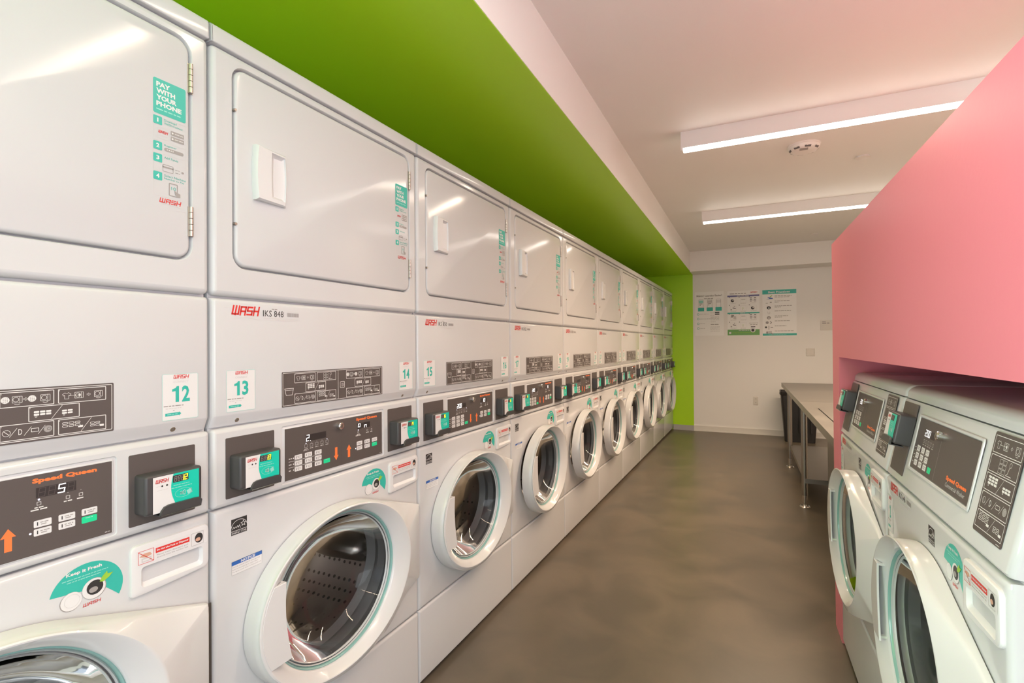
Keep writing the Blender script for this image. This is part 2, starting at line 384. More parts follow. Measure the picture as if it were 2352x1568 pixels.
def m_access():
    # cross-section in (y,z): flat face, a crease, then the lower lip that slopes back
    P = [(.028, 1.0495), (.0150, 1.0495), (.0130, 1.0505), (.0115, 1.0530), (.0008, 1.0750), (0, 1.0785)]
    for k in range(6):
        a = PI/2*k/5; P.append((.010*(1-math.cos(a)), 1.3345+.010*math.sin(a)))
    P.append((.028, 1.3445)); mb = MB()
    xs = []
    for k in range(6):
        a = PI/2*k/5; xs.append((GAP+.012*(1-math.cos(a)), .012*(1-math.sin(a))))
    L = [[(x, max(y, 0)+d if y < .02 else y, z) for y, z in P] for x, d in xs]
    L += [[(WU-x, yy, zz) for (x_, yy, zz) in l] for (x, d), l in list(zip(xs, L))[::-1]]
    mb.loft(L, 'enamel'); return mb.mesh('access', 17)
def m_screw():
    mb = MB(); mb.cyl((0, .003, 0), (0, -.0025, 0), .006, .0052, 'chrome', 14); mb.cyl((0, -.0024, 0), (0, -.0027, 0), .0026, .0026, 'seam', 6)
    return mb.mesh('screw', 35)
def m_console():
    mb = MB(); L = slab(mb, GAP, .8665, WU-GAP, 1.0465, .028, 0, .008, .010, 'enamel', cap=False)
    mb.loft([L, at(rrect(.184, .878, .577, 1.028, .006), 0), at(rrect(.1855, .8795, .5755, 1.0265, .005), .0022), at(rrect(.190, .8825, .5725, 1.0225, .004), .0022), at(rrect(.1925, .8845, .5705, 1.0205, .002), .0005)], 'enamel', cap0=False, cap1=True)
    return mb.mesh('console', 40)
TH = sorted([2*PI*i/96 for i in range(96)])
def rect_ray(x0, z0, x1, z1, cx, cz, t):
    c, s_ = math.cos(t), math.sin(t); k = 1e9
    if c > 1e-9: k = min(k, (x1-cx)/c)
    if c < -1e-9: k = min(k, (x0-cx)/c)
    if s_ > 1e-9: k = min(k, (z1-cz)/s_)
    if s_ < -1e-9: k = min(k, (z0-cz)/s_)
    return (cx+c*k, cz+s_*k)
def m_washer_front():
    mb = MB(); z0, z1 = .2835, .8630
    th = sorted([2*PI*i/96 for i in range(96)]+[math.atan2(z-ZC, x-UC) % (2*PI) for x in (GAP, WU-GAP) for z in (z0, z1)])
    L = [[(x, .028, z) for x, z in (rect_ray(GAP, z0, WU-GAP, z1, UC, ZC, t) for t in th)]]
    for k in range(5):
        a = PI/2*k/4; i = .011*(1-math.cos(a)); y = .011*(1-math.sin(a))
        L.append([(x, y, z) for x, z in (rect_ray(GAP+i, z0+i, WU-GAP-i, z1-i, UC, ZC, t) for t in th)])
    L.append(at(ell(UC, ZC, .262, .2145, th), 0)); L.append(at(ell(UC, ZC, .250, .2050, th), .012)); L.append(at(ell(UC, ZC, .244, .2000, th), .030))
    mb.loft(L, 'enamel', cap0=False, cap1=False)
    # rubber bellows
    mb.loft([at(ell(UC, ZC, .250, .2050, th), .012), at(ell(UC, ZC, .232, .192, th), .016), at(ell(UC, ZC, .226, .187, th), .04), at(ell(UC, ZC, .236, .195, th), .06), at(ell(UC, ZC, .222, .185, th), .085)], 'rubber', cap0=False, cap1=False)
    return mb.mesh('washer_front', 40, recalc=True)
def m_toe():
    mb = MB(); slab(mb, GAP, .021, WU-GAP, .2795, .028, 0, .005, .008, 'enamel'); return mb.mesh('toe', 40)
def m_drum():
    mb = MB(); th = TH
    mb.loft([at(ell(UC, ZC, .222, .185, th), .085), at(ell(UC, ZC, .262, .222, th), .10), at(ell(UC, ZC, .27, .23, th), .13), at(ell(UC, ZC, .27, .23, th), .40)], ['rubber', 'drum_smooth', 'drum_steel'], cap0=False, cap1=False)
    mb.loft([at(ell(UC, ZC, .27, .23, th), .40), at(ell(UC, ZC, .22, .19, th), .415), at(ell(UC, ZC, .17, .148, th), .405), at(ell(UC, ZC, .10, .085, th), .38), at(ell(UC, ZC, .07, .06, th), .38)], ['drum_smooth', 'drum_steel', 'drum_smooth', 'drum_smooth'], cap0=False, cap1=True)
    return mb.mesh('drum', 50)
def m_baffle():
    mb = MB(); L = []
    for y, s_ in ((.12, .3), (.14, .8), (.30, 1), (.385, .7), (.39, .3)):
        L.append([(-.05*s_-.005, y, 0), (-.025*s_, y, .055*s_), (0, y, .075*s_), (.025*s_, y, .055*s_), (.05*s_+.005, y, 0)])
    mb.loft(L, 'drum_smooth'); return mb.mesh('baffle', 60)
# washer door; mesh origin on its hinge line
WHX, WHY = .744, 0.0
def ss(a, b, x): t = max(0, min(1, (x-a)/(b-a))); return t*t*(3-2*t)
HZ0, HZ1 = .418, .673
def door_outline(ru, rz, xe, grow=0, cx=.370, cz=.548):
    """ellipse joined by straight flanks to the upright hinge edge"""
    P = [(cx+ru*math.cos(t), cz+rz*math.sin(t)) for t in [2*PI*i/240 for i in range(240)]]
    P += [(xe, HZ0-grow), (xe, HZ1+grow)]
    P = sorted(set(P))
    def half(Q):
        h = []
        for p in Q:
            while len(h) > 1 and (h[-1][0]-h[-2][0])*(p[1]-h[-2][1])-(h[-1][1]-h[-2][1])*(p[0]-h[-2][0]) <= 0: h.pop()
            h.append(p)
        return h
    H = half(P)[:-1]+half(P[::-1])[:-1]
    # sample by rays from centre
    out = []
    for t in DT:
        c, s_ = math.cos(t), math.sin(t); best = None
        for i in range(len(H)):
            a, b = H[i], H[(i+1) % len(H)]; ex, ez = b[0]-a[0], b[1]-a[1]; den = c*ez-s_*ex
            if abs(den) < 1e-12: continue
            k = ((a[0]-UC)*ez-(a[1]-ZC)*ex)/den; q = ((a[0]-UC)*s_-(a[1]-ZC)*c)/den
            if k > 0 and -1e-6 <= q <= 1+1e-6 and (best is None or k > best): best = k
        out.append((UC+c*best, ZC+s_*best))
    return out
DT = sorted([2*PI*i/120 for i in range(120)]+[math.atan2(z-ZC, .744-UC) % (2*PI) for z in (HZ0, HZ1)])
def loc_door(mb): mb.v = [(x-WHX, y-WHY, z) for x, y, z in mb.v]
def m_door_ring():
    mb = MB(); RU, RZ = .296, .233
    def depth(P, l, r): return [(x, l+(r-l)*ss(.50, .70, x), z) for x, z in P]
    o0 = door_outline(RU, RZ, .7445); o1 = door_outline(RU-.002, RZ-.002, .7435, -.001); o2 = door_outline(RU-.007, RZ-.006, .7405, -.004); 
    L = [at(o0, -.003), depth(o0, -.036, -.013), depth(o1, -.0500, -.0170), depth(o2, -.0555, -.0195)]
    e = lambda ru, rz, y: at(ell(.357, .557, ru, rz, DT), y)
    # ray-consistent ellipses about the glass centre
    L += [e(.2835, .2250, -.0595), e(.2800, .2225, -.0612), e(.2755, .2200, -.0605), e(.2325, .2045, -.0370), e(.229, .2030, -.034), e(.2265, .2020, -.028)]
    mb.loft(L, 'door_plastic', cap0=False, cap1=False)
    # inner face of the door
    mb.loft([at(o0, -.003), e(.262, .214, -.003), e(.240, .206, -.010), e(.2265, .2020, -.028)], 'door_plastic', cap0=False, cap1=False)
    loc_door(mb); return mb.mesh('washer_door', 38)
def m_glass_ring():
    mb = MB(); e = lambda ru, rz, y: at(ell(.357, .557, ru, rz, TH), y)
    mb.loft([e(.2270, .2025, -.029), e(.2245, .2000, -.031), e(.2225, .1985, -.028), e(.2215, .1975, -.020)], 'teal_gasket', cap0=False, cap1=False)
    mb.loft([e(.2215, .1975, -.020), e(.2185, .1950, -.024), e(.2160, .193, -.020)], 'ring_grey', cap0=False, cap1=False)
    mb.loft([e(.2160, .193, -.020), e(.2140, .1915, -.016), e(.2115, .1895, -.021), e(.2090, .1875, -.016)], ['rubber', 'ring_grey', 'ring_grey'], cap0=False, cap1=False)
    loc_door(mb); return mb.mesh('glass_ring', 60)
def m_glass():
    mb = MB(); e = lambda ru, rz, y: at(ell(.357, .557, ru, rz, TH), y)
    mb.loft([e(.2090, .1875, -.016), e(.198, .178, .004), e(.180, .162, .030), e(.156, .140, .052), e(.122, .110, .068), e(.08, .072, .078), e(.03, .027, .083)], 'door_glass', cap0=False, cap1=True)
    loc_door(mb); return mb.mesh('glass', 80)
def m_door_handle():
    mb = MB(); N = 14; z0, z1 = .467, .660
    def outl(i, y0_):
        P = []
        for k in range(N+1):
            t = k/N; z = z0+i+(z1-z0-2*i)*t; xr = .164-.016*math.sin(PI*min(1, t*1.05)*.5)-.0045*math.sin(PI*t); P.append((xr-i, z))
        for k in range(N+1):
            t = k/N; z = z1-i-(z1-z0-2*i)*t; q = max(0, 1-((z-.557)/.2185)**2); P.append((.357-.2770*math.sqrt(q)+i, z))
        return P
    f = lambda P, y: [(x, y, z) for x, z in P]
    o = outl(0, 0)
    mb.loft([f(o, -.0560), f(o, -.0600), f(outl(.0012, 0), -.0614)], 'door_plastic', cap0=True, cap1=True)
    # pocket walls, top and bottom
    for z in (z0+.003, z1-.003):
        q = max(0, 1-((z-.557)/.2185)**2); xa = .357-.2715*math.sqrt(q)+.004
        mb.loft([[(a_, b_, z+e_) for a_, b_ in ((xa+.004, -.0565), (.1475, -.0565), (.1460, -.026), (.132, -.028), (xa+.024, -.048))] for e_ in (-.003, .003)], 'door_plastic')
    loc_door(mb); return mb.mesh('door_handle', 35)
def m_door_hinge():
    mb = MB(); h = HZ1-HZ0-.012; n = 10; k = h/n
    mb.box(-.002, .0005, -.0165, -.002, 0, h, 'hinge_steel'); mb.box(.0005, .0145, -.0030, -.0010, 0, h, 'hinge_dark')
    for i in range(n): mb.cyl((.0010, -.004, i*k+.001), (.0010, -.004, (i+1)*k-.001), .0036, .0036, 'hinge_steel' if i % 2 else 'steel', 10); mb.box(.0004, .0012, -.014, -.008, i*k+.006, i*k+.016, 'seam')
    return mb.mesh('door_hinge', 35)
# detergent drawer
def m_drawer():
    mb = MB(); x0, x1, z0, z1 = .597, .751, .747, .846
    def outl(i):
        P = []
        z0_ = z0+i
        for t in range(7): a = PI/2*t/6; P.append((x1-i-.014+.014*math.sin(a), z0_+.006+.014-.014*math.cos(a)))
        for t in range(7): a = PI/2*t/6; P.append((x1-i-.012+.012*math.cos(a), z1-i-.012+.012*math.sin(a)))
        for t in range(7): a = PI/2*t/6; P.append((x0+i+.012-.012*math.sin(a), z1-i-.012+.012*math.cos(a)))
        for t in range(7): a = PI/2*t/6; P.append((x0+i+.006-.006*math.cos(a), z0_+.006-.006*math.sin(a)))
        for t in range(1, 8): u = t/8; P.append((x0+i+.006+(x1-i-.014-x0-i-.006)*u, z0_+.006*u**1.5))
        return P
    def inner(i):
        xa, za, xb, zb, q = .615+i, .7615+i, .737-i, .802-i, .007; P = []
        for cx, cz, sx, sz, a0 in ((xb-q, za+q, 1, 1, -90), (xb-q, zb-q, 1, 1, 0), (xa+q, zb-q, 1, 1, 90), (xa+q, za+q, 1, 1, 180)):
            for t in range(7): a = math.radians(a0+90*t/6); P.append((cx+q*math.cos(a), cz+q*math.sin(a)))
        for t in range(1, 8): P.append((xa+q+(xb-xa-2*q)*t/8, za))
        return P
    o = outl(0); f = lambda P, y: [(x, y, z) for x, z in P]
    i0, i1, i2 = inner(0), inner(.0012), inner(.006)
    mb.loft([f(o, .001), f(o, -.004), f(outl(.0012), -.0065), f(outl(.0035), -.0075), f(i0, -.0075), f(i1, -.0055), [(x, .008-.010*max(0, min(1, (.796-z)/.033)), z) for x, z in i2]], 'white_plastic', cap0=True, cap1=True)
    return mb.mesh('drawer', 32)
# card reader (origin at reader plate's left-bottom)
def m_reader_body():
    mb = MB(); slab(mb, .010, .022, .122, .100, .0005, -.036, .006, .006, 'dark_plastic', n=4)
    return mb.mesh('reader', 35)
def m_reader_holder():
    mb = MB()
    # clear-black tray lip in front of the lower half
    P = [(.034, .019), (.116, .019), (.118, .030), (.113, .0355), (.104, .0365), (.052, .0365), (.043, .034), (.037, .027)]
    mb.loft([at(P, -.0375), at(P, -.0415), at([(.076+(x-.076)*.985, .028+(z-.028)*.96) for x, z in P], -.0425)], 'dark_plastic')
    mb.box(.034, .116, -.0415, -.010, .017, .0195, 'dark_plastic'); mb.box(.036, .114, -.0425, -.041, .0172, .0186, 'chrome'); return mb.mesh('holder', 35)
def m_reader_face(num):
    s = Sheet(); x0, x1, z0, z1 = .024, .114, .030, .095
    s.rect(x0, z0-.006, x1, z1, 'label_white', 0)
    A = [(x0+.0385-.0060*math.sin(PI*min(1, t*1.1))+.007*t*t, z1+(z0-.006-z1)*t) for t in [i/10 for i in range(11)]]
    s.poly(A+[(x1, z0-.006), (x1, z1)], 'teal_screen', 1)
    s.logo(x0+.005, z1-.0125, x0+.029, z1-.006, 'red', 1, False)
    s.greek(x0+.006, x0+.014, z1-.019, .001, 'pale_ink', 1); s.disc(x0+.017, z1-.0195, .0019, 'black_ink', 1, n=10); s.disc(x0+.026, z1-.0195, .0019, 'black_ink', 1, n=10)
    s.greek(x0+.007, x0+.028, z1-.027, .0008, 'pale_ink', 1)
    s.rect(x0+.037, z1-.018, x0+.068, z1-.004, 'black_ink', 2, r=.001)
    for i, c in enumerate('  '+num if num else '    '):
        a = x0+.040+i*.0068
        s.digit('8', a, z1-.016, a+.0038, z1-.006, 'grey_ink', 3, t=.0008)
        if c.strip(): s.digit(c, a, z1-.016, a+.0042, z1-.006, 'segment_yellow', 4, t=.0014)
    s.greek(x0+.038, x0+.070, z1-.024, .0013, 'teal_light', 2); s.greek(x0+.034, x0+.075, z1-.029, .0013, 'teal_light', 2, 3)
    s.ring(x0+.058, z1-.042, .017, .0006, 'teal_light', 2, rz=.009)
    for k in range(4): s.line([(x0+.050+k*.0028+.003*math.cos(a), z1-.042+(.003+k*.001)*math.sin(a)) for a in (-.9, -.4, 0, .4, .9)], .0011, 'label_white', 2)
    s.poly([(x0+.064, z1-.040), (x0+.074, z1-.036), (x0+.076, z1-.046), (x0+.067, z1-.048)], 'teal_light', 2)
    return s.mesh('reader_face', org=(0, -.0366, 0))
def m_plate(w_, h):
    mb = MB(); slab(mb, 0, 0, w_, h, .001, -.0008, .003, .0004, 'panel_brown', n=3, seg=1); return mb.mesh('plate', 30)
# ---- printed pieces
def s_paysticker():
    s = Sheet(); x0, x1, z0, z1 = .642, .707, 1.534, 1.783
    s.rect(x0, 1.711, x1, z1, 'teal', 0, r=.004)
    for i, (t, wd) in enumerate((('PAY', .027), ('WITH', .037), ('YOUR', .040), ('PHONE', .050))):
        s.text(t, x0+.006, 1.7665-i*.0132, x0+.006+wd, 1.7765-i*.0132, 'label_white', 1, .04)
    s.greek(x0+.006, x0+.054, 1.7205, .0022, 'teal_light', 1)
    s.frame(x0, 1.543, x1, 1.705, .0005, 'pale_ink', 0, r=.003)
    for n, (zt, zb, tx) in enumerate(((1.706, 1.689, ('Download', 'WASH-Connect')), (1.654, 1.637, ('Register',)), (1.629, 1.612, ('Add Funds',)), (1.592, 1.575, ('Select Machine', 'Number to Pay')))):
        s.rect(x0, zb, x0+.017, zt, 'teal', 1, r=.002); s.text(str(n+1), x0+(.0055 if n else .0072), zb+.0045, x0+(.0115 if n else .0098), zt-.004, 'label_white', 2, True)
        for k, t in enumerate(tx): s.text(t, x0+.021, zt-.006-k*.0065-.0005, x0+.021+len(t)*.0031, zt-.0018-k*.0065, 'teal', 1)
        if n: s.line([(x0, zt+.0015), (x1, zt+.0015)], .0004, 'pale_ink', 0)
    s.frame(x0+.007, 1.661, x0+.032, 1.684, .0004, 'pale_ink', 1, r=.003); s.logo(x0+.010, 1.673, x0+.028, 1.678, 'red', 1, False); s.greek(x0+.011, x0+.028, 1.668, .0012, 'pale_ink', 1)
    for zz in (1.6755, 1.664):
        s.rect(x0+.034, zz, x0+.061, zz+.009, 'grey_ink', 1, r=.001); s.poly([(x0+.036, zz+.002), (x0+.040, zz+.0045), (x0+.036, zz+.007)], 'label_white', 2); s.greek(x0+.042, x0+.059, zz+.0045, .0018, 'pale_ink', 2)
    s.rect(x0+.021, 1.6385, x0+.060, 1.6455, 'grey_ink', 1, r=.0034); [s.disc(x0+.027+i*.0038, 1.642, .0012, 'label_white', 2, n=8) for i in range(4)]
    s.frame(x0+.018, 1.5955, x0+.039, 1.6105, .0010, 'grey_ink', 1, r=.002); s.rect(x0+.018, 1.6035, x0+.039, 1.6065, 'grey_ink', 1); s.greek(x0+.043, x0+.053, 1.605, .0012, 'grey_ink', 1); s.greek(x0+.043, x0+.053, 1.599, .0012, 'grey_ink', 1)
    s.disc(x0+.058, 1.603, .0028, 'grey_ink', 1, n=12, rz=.0022)
    s.frame(x0+.030, 1.548, x0+.048, 1.575, .0018, 'grey_ink', 1, r=.002); s.text('10', x0+.035, 1.561, x0+.044, 1.568, 'teal', 1)
    s.poly([(x0+.041, 1.562), (x0+.046, 1.558), (x0+.053, 1.556), (x0+.053, 1.549), (x0+.046, 1.548), (x0+.042, 1.554)], 'grey_ink', 2)
    s.logo(x0+.012, 1.531, x0+.054, 1.5395, 'red', 1); s.greek(x0+.040, x1, 1.520, .0006, 'pale_ink', 1)
    return s.mesh('pay_sticker', org=(-HX, -.0013-HY, 0))
def s_number(num, scale_u=1):
    s = Sheet(); x0, x1, z0, z1 = 0, .074, 0, .096
    s.rect(x0, z0, x1, z1, 'label_white', 0, r=.003); s.frame(x0, z0, x1, z1, .0006, 'teal_light', 1, r=.003)
    s.logo(.023, .0865, .054, .0935, 'red', 1, False); s.line([(.022, .084), (.035, .0855), (.054, .085)], .0003, 'pale_ink', 1)
    s.text('CONNECT', .022, .077, .053, .0815, 'pale_ink', 1, shear=.25)
    if num:
        n_ = len(num); wd, gp = .0165, .0055; a = .037-(wd*n_+gp*(n_-1))/2
        for c in num:
            if c == '1': s.poly([(a+.009, .037), (a+.016, .037), (a+.016, .0702), (a+.0115, .0702), (a+.009, .0665), (a+.002, .0640), (a+.002, .0590), (a+.009, .0600)], 'teal', 1)
            else: s.text(c, a, .0365, a+wd, .0705, 'teal', 1, .03)
            a += wd+gp
    s.greek(.003, .043, .0295, .0020, 'grey_ink', 1); s.greek(.007, .040, .0245, .0014, 'pale_ink', 1); s.rect(.0215, .0195, .0245, .0208, 'grey_ink', 1)
    s.poly([(.006, .009), (.034, .0095), (.034, .008), (.038, .0125), (.034, .017), (.034, .0155), (.006, .015)], 'teal', 1); s.greek(.010, .032, .0122, .0016, 'teal_light', 2)
    return s.mesh('number_sticker')
def s_owner(idt):
    s = Sheet(); s.greek(0, .015, .0205, .0012, 'pale_ink', 0); s.logo(.019, .0045, .090, .0245, 'red', 0)
    if idt: s.text(idt, .101, .0035, .161, .0190, 'black_ink', 0)
    else: s.rect(.101, .0035, .125, .019, 'grey_ink', 0); s.rect(.132, .0035, .161, .019, 'grey_ink', 0)
    s.greek(.126, .142, .0225, .0020, 'grey_ink', 0)
    x = .172; R = random.Random(3)
    while x < .208:
        w_ = R.choice((.0007, .0012, .002)); s.rect(x, .0055, x+w_, .0155, 'grey_ink', 0); x += w_+R.choice((.0006, .001))
    s.greek(.172, .209, .0195, .0014, 'pale_ink', 0); s.greek(.101, .206, -.0005, .0016, 'pale_ink', 0); s.greek(.103, .204, -.0050, .0016, 'pale_ink', 0)
    return s.mesh('owner_label')
def s_instructions():
    s = Sheet(); s.rect(.186, 1.0765, .5715, 1.1670, 'panel_brown', 0, r=.002)
    s.frame(.1885, 1.0795, .569, 1.1645, .0011, 'white_ink', 1, r=.002); s.line([(.3795, 1.080), (.3795, 1.164)], .0011, 'white_ink', 1)
    s.line([(.194, 1.1235), (.222, 1.1235), (.218, 1.1065), (.199, 1.1065), (.1945, 1.1235)], .0012, 'white_ink', 1); s.line([(.197, 1.119), (.2195, 1.119)], .0008, 'white_ink', 1)
    s.frame(.387, 1.111, .405, 1.130, .0012, 'white_ink', 1, r=.003); [s.line([(.392+i*.004, 1.115), (.3935+i*.004, 1.1195), (.392+i*.004, 1.125)], .0009, 'white_ink', 1) for i in range(3)]
    for k, x0, z0, x1, z1 in (('load', .2255, 1.1365, .2955, 1.1615), ('soap', .3010, 1.1365, .3705, 1.1615), ('pick', .2615, 1.1100, .3325, 1.1350), ('pay', .2255, 1.0820, .2955, 1.1085), ('go', .3010, 1.0820, .3705, 1.1085)):
        step_box(s, k, x0, z0, x1, z1)
    for k, x0, z0, x1, z1 in (('lint', .4110, 1.1365, .4815, 1.1615), ('load', .4870, 1.1365, .5590, 1.1615), ('pick', .4470, 1.1100, .5180, 1.1350), ('pay', .4110, 1.0820, .4815, 1.1085), ('go', .4870, 1.0820, .5590, 1.1085)):
        step_box(s, k, x0, z0, x1, z1, dryer=True)
    return s.mesh('instructions', org=(0, -.0006, 0))
def button(s, x0, z0, x1, z1, m='label_white', ic=True):
    s.rect(x0, z0, x1, z1, m, 1, r=.0018)
    if ic: s.rect(x0+(x1-x0)*.18, z0+(z1-z0)*.25, x0+(x1-x0)*.24, z0+(z1-z0)*.75, 'black_ink', 2); s.greek(x0+(x1-x0)*.36, x1-(x1-x0)*.12, z0+(z1-z0)*.64, .0015, 'grey_ink', 2); s.greek(x0+(x1-x0)*.40, x1-(x1-x0)*.2, z0+(z1-z0)*.36, .0015, 'grey_ink', 2)
def s_controls(wash, dry):
    s = Sheet(); s.rect(.1945, .8855, .5685, 1.0195, 'panel_brown', 0)
    # washer half
    s.rect(.262, .976, .333, .994, 'panel_deep', 1)
    for i, c in enumerate(wash):
        if c == '.': s.disc(.2665+i*.0125-.0015, .9765, .0011, 'segment_white', 3, n=8)
        elif c != ' ': s.digit(c, .2635+i*.0125, .9775, .2715+i*.0125, .993, 'segment_white', 3, t=.0017)
    for i in range(5):
        x = .2625+i*.0185; s.disc(x, .9715, .0012, 'indicator' if i in (0, 4) else 'grey_ink', 1, n=8)
        s.frame(x-.005, .9605, x+.005, .9685, .0006, 'pale_ink', 1); s.greek(x-.0055, x+.0055, .9565, .0017, 'pale_ink', 1)
    s.greek(.254, .272, .9530, .0016, 'pale_ink', 1)
    for i in range(3):
        for j in range(3):
            x = .2250+i*.0335; z = .9345-j*.0155; button(s, x, z, x+.0245, z+.0118)
        zz = .9400-i*.0155; s.disc(.2215, zz, .0018, 'label_white', 1, n=8); s.greek(.2065, .2165, zz, .0026, 'pale_ink', 1)
    for j in range(2): s.line([(.2065, .9325-j*.0155), (.315, .9325-j*.0155)], .0008, 'label_white', 1)
    button(s, .3235, .9040, .3475, .9158, 'start_green', False); s.greek(.330, .341, .9135, .0014, 'teal_light', 2)
    s.poly([(.3665, .941), (.3755, .941), (.3755, .918), (.3800, .918), (.3710, .904), (.3620, .918), (.3665, .918)], 'orange', 1)
    s.poly([(.4170, .903), (.4265, .903), (.4265, .9255), (.4315, .9255), (.4217, .940), (.4120, .9255), (.4170, .9255)], 'orange', 1)
    s.line([(.393, .887), (.393, 1.018)], .0003, 'panel_deep', 1)
    # dryer half
    s.text('Speed Queen', .4520, 1.0035, .5445, 1.0135, 'orange', 1, .05)
    s.rect(.457, .9800, .513, .9970, 'panel_deep', 1)
    for i, c in enumerate(dry):
        if c != ' ':
            z1 = .9955 if c not in 'no' else .9955
            s.digit(c if c != 'o' else '0', .4600+i*.0135, .9815 if c != 'o' else .9860, .4685+i*.0135, z1 if c != 'o' else .9950, 'segment_white', 3, t=.0016)
        if c == ' ': s.digit('8', .4600+i*.0135, .9815, .4685+i*.0135, .9955, 'panel_brown', 2, t=.0008)
    for x in (.461, .501, .520): s.disc(x, .9770 if x < .47 else .9785, .0016 if x < .47 else .0009, 'indicator' if x < .47 else 'grey_ink', 1, n=8); s.frame(x-.003, .9675, x+.003, .9735, .0008, 'pale_ink', 1); s.greek(x-.006, x+.006, .9640, .0019, 'white_ink', 1)
    s.greek(.4500, .4720, .9605, .0020, 'white_ink', 1)
    for i in range(3):
        for j in range(2):
            x = .4540+i*.0335; z = .9305-j*.0142
            if i == 2 and j == 1: button(s, x, z, x+.0235, z+.0118, 'start_green', False); s.greek(x+.006, x+.017, z+.009, .0015, 'teal_light', 2)
            else: button(s, x, z, x+.0240, z+.0118)
    s.disc(.4495, .9225, .0017, 'indicator', 1, n=8); s.greek(.557, .566, .8895, .0012, 'pale_ink', 1)
    return s.mesh('controls', org=(0, .0000, 0))
def m_keylock():
    mb = MB(); mb.cyl((0, .001, 0), (0, -.010, 0), .0105, .0100, 'chrome', 24); mb.cyl((0, -.0100, 0), (0, -.0115, 0), .0100, .0085, 'chrome', 24)
    mb.cyl((0, -.0116, 0), (0, -.0120, 0), .006, .006, 'steel', 16); mb.box(-.0008, .0008, -.0123, -.0119, -.005, .005, 'black_ink'); return mb.mesh('keylock', 35)
def s_energy():
    s = Sheet(); x0, z0, x1, z1 = .0465, .7960, .0865, .8330
    s.rect(x0, z0, x1, z1, 'black_ink', 0)
    s.line([(x0+.020+.0205*math.cos(a), z0+.0145+.0185*math.sin(a)) for a in [math.radians(12+156*i/12) for i in range(13)]], .0011, 'label_white', 1)
    star = []
    for k in range(10):
        r_ = .0068 if k % 2 == 0 else .0028; a = PI/2+k*PI/5; star.append((x0+.0305+r_*math.cos(a), z0+.0215+r_*math.sin(a)))
    s.line(star+[star[0]], .0011, 'label_white', 1)
    s.line([(x0+.003, z0+.014), (x0+.006, z0+.019), (x0+.008, z0+.015), (x0+.011, z0+.0185), (x0+.013, z0+.015), (x0+.016, z0+.020), (x0+.018, z0+.015), (x0+.021, z0+.021), (x0+.023, z0+.013)], .0010, 'label_white', 1)
    s.rect(x0, z0+.0085, x1, z0+.0095, 'label_white', 1); s.text('ENERGY STAR', x0+.0015, z0+.0020, x1-.0015, z0+.0066, 'label_white', 1)
    return s.mesh('energy_label')
def s_notice():
    s = Sheet(); x0, z0, x1, z1 = .047, .7040, .1265, .7350
    s.rect(x0, z0, x1, z1, 'label_white', 0); s.frame(x0, z0, x1, z1, .0004, 'grey_ink', 1); s.rect(x0, z1-.009, x1, z1, 'blue', 1)
    s.text('NOTICE', x0+.023, z1-.0078, x0+.060, z1-.0014, 'label_white', 2, True, shear=.15)
    s.text('DOOR LOCK LIGHT must go out', x0+.002, z0+.0155, x1-.006, z0+.0190, 'grey_ink', 1)
    s.text('before attempting to open door.', x0+.002, z0+.0100, x1-.010, z0+.0135, 'grey_ink', 1)
    s.text('To open, push door in then pull out.', x0+.002, z0+.0045, x1-.002, z0+.0080, 'grey_ink', 1)
    return s.mesh('notice_label')
def s_fresh():
    s = Sheet(); cx, cz, ru, rz = .530, .7905, .0565, .0530
    A = [(cx+ru*math.cos(a), cz+rz*math.sin(a)) for a in [math.radians(-28+196*i/28) for i in range(29)]]
    s.poly(A+[(.500, .7985), (.520, .7955), (.545, .800), (.566, .7800)], 'teal', 0)
    s.text('Keep it Fresh', .498, .8275, .552, .8350, 'label_white', 1, True); s.greek(.492, .562, .8225, .0014, 'teal_light', 1); s.greek(.499, .552, .8180, .0014, 'teal_light', 1)
    s.disc(.505, .7840, .0165, 'grey_ink', 1, rz=.0165); s.disc(.5055, .7845, .0158, 'label_white', 2, rz=.0158); s.ring(.5065, .7850, .0115, .0006, 'pale_ink', 3)
    s.disc(.540, .7930, .0190, 'grey_ink', 1); s.disc(.5395, .7935, .0182, 'label_white', 2); s.disc(.541, .7950, .0130, 'black_ink', 3); s.disc(.5385, .7915, .0070, 'grey_ink', 4, rz=.005)
    s.poly([(.548, .8020), (.552, .8095), (.560, .8175), (.561, .8115), (.5700, .8120), (.563, .8050), (.554, .8000)], 'leaf_green', 4)
    s.logo(.523, .7660, .550, .7710, 'red', 1, False); return s.mesh('fresh_sticker')
def s_drawerlabel():
    s = Sheet(); s.rect(.606, .807, .746, .836, 'label_white', 0, r=.002)
    s.frame(.609, .8080, .638, .8335, .0008, 'red', 1); s.rect(.615, .811, .633, .819, 'pale_ink', 1); s.rect(.617, .813, .631, .8165, 'label_white', 2); s.poly([(.611, .823), (.620, .828), (.631, .827), (.634, .822), (.624, .819)], 'skin', 1); s.line([(.610, .832), (.637, .809)], .0009, 'red', 3)
    s.rect(.641, .8205, .708, .8305, 'red', 1, r=.0005); s.text('Do Not Use Pods or Dispenser', .643, .8230, .706, .8280, 'label_white', 2, True)
    s.text('Please insert detergent pod', .643, .8140, .705, .8178, 'grey_ink', 1); s.text('directly into the washer tub', .643, .8090, .705, .8128, 'grey_ink', 1)
    s.frame(.712, .8080, .738, .8345, .0006, 'grey_ink', 1); s.disc(.728, .822, .0088, 'black_ink', 1, rz=.0105, n=16); s.disc(.726, .819, .0055, 'skin', 2, rz=.004, n=12)
    return s.mesh('drawer_label', org=(0, -.0078, 0))

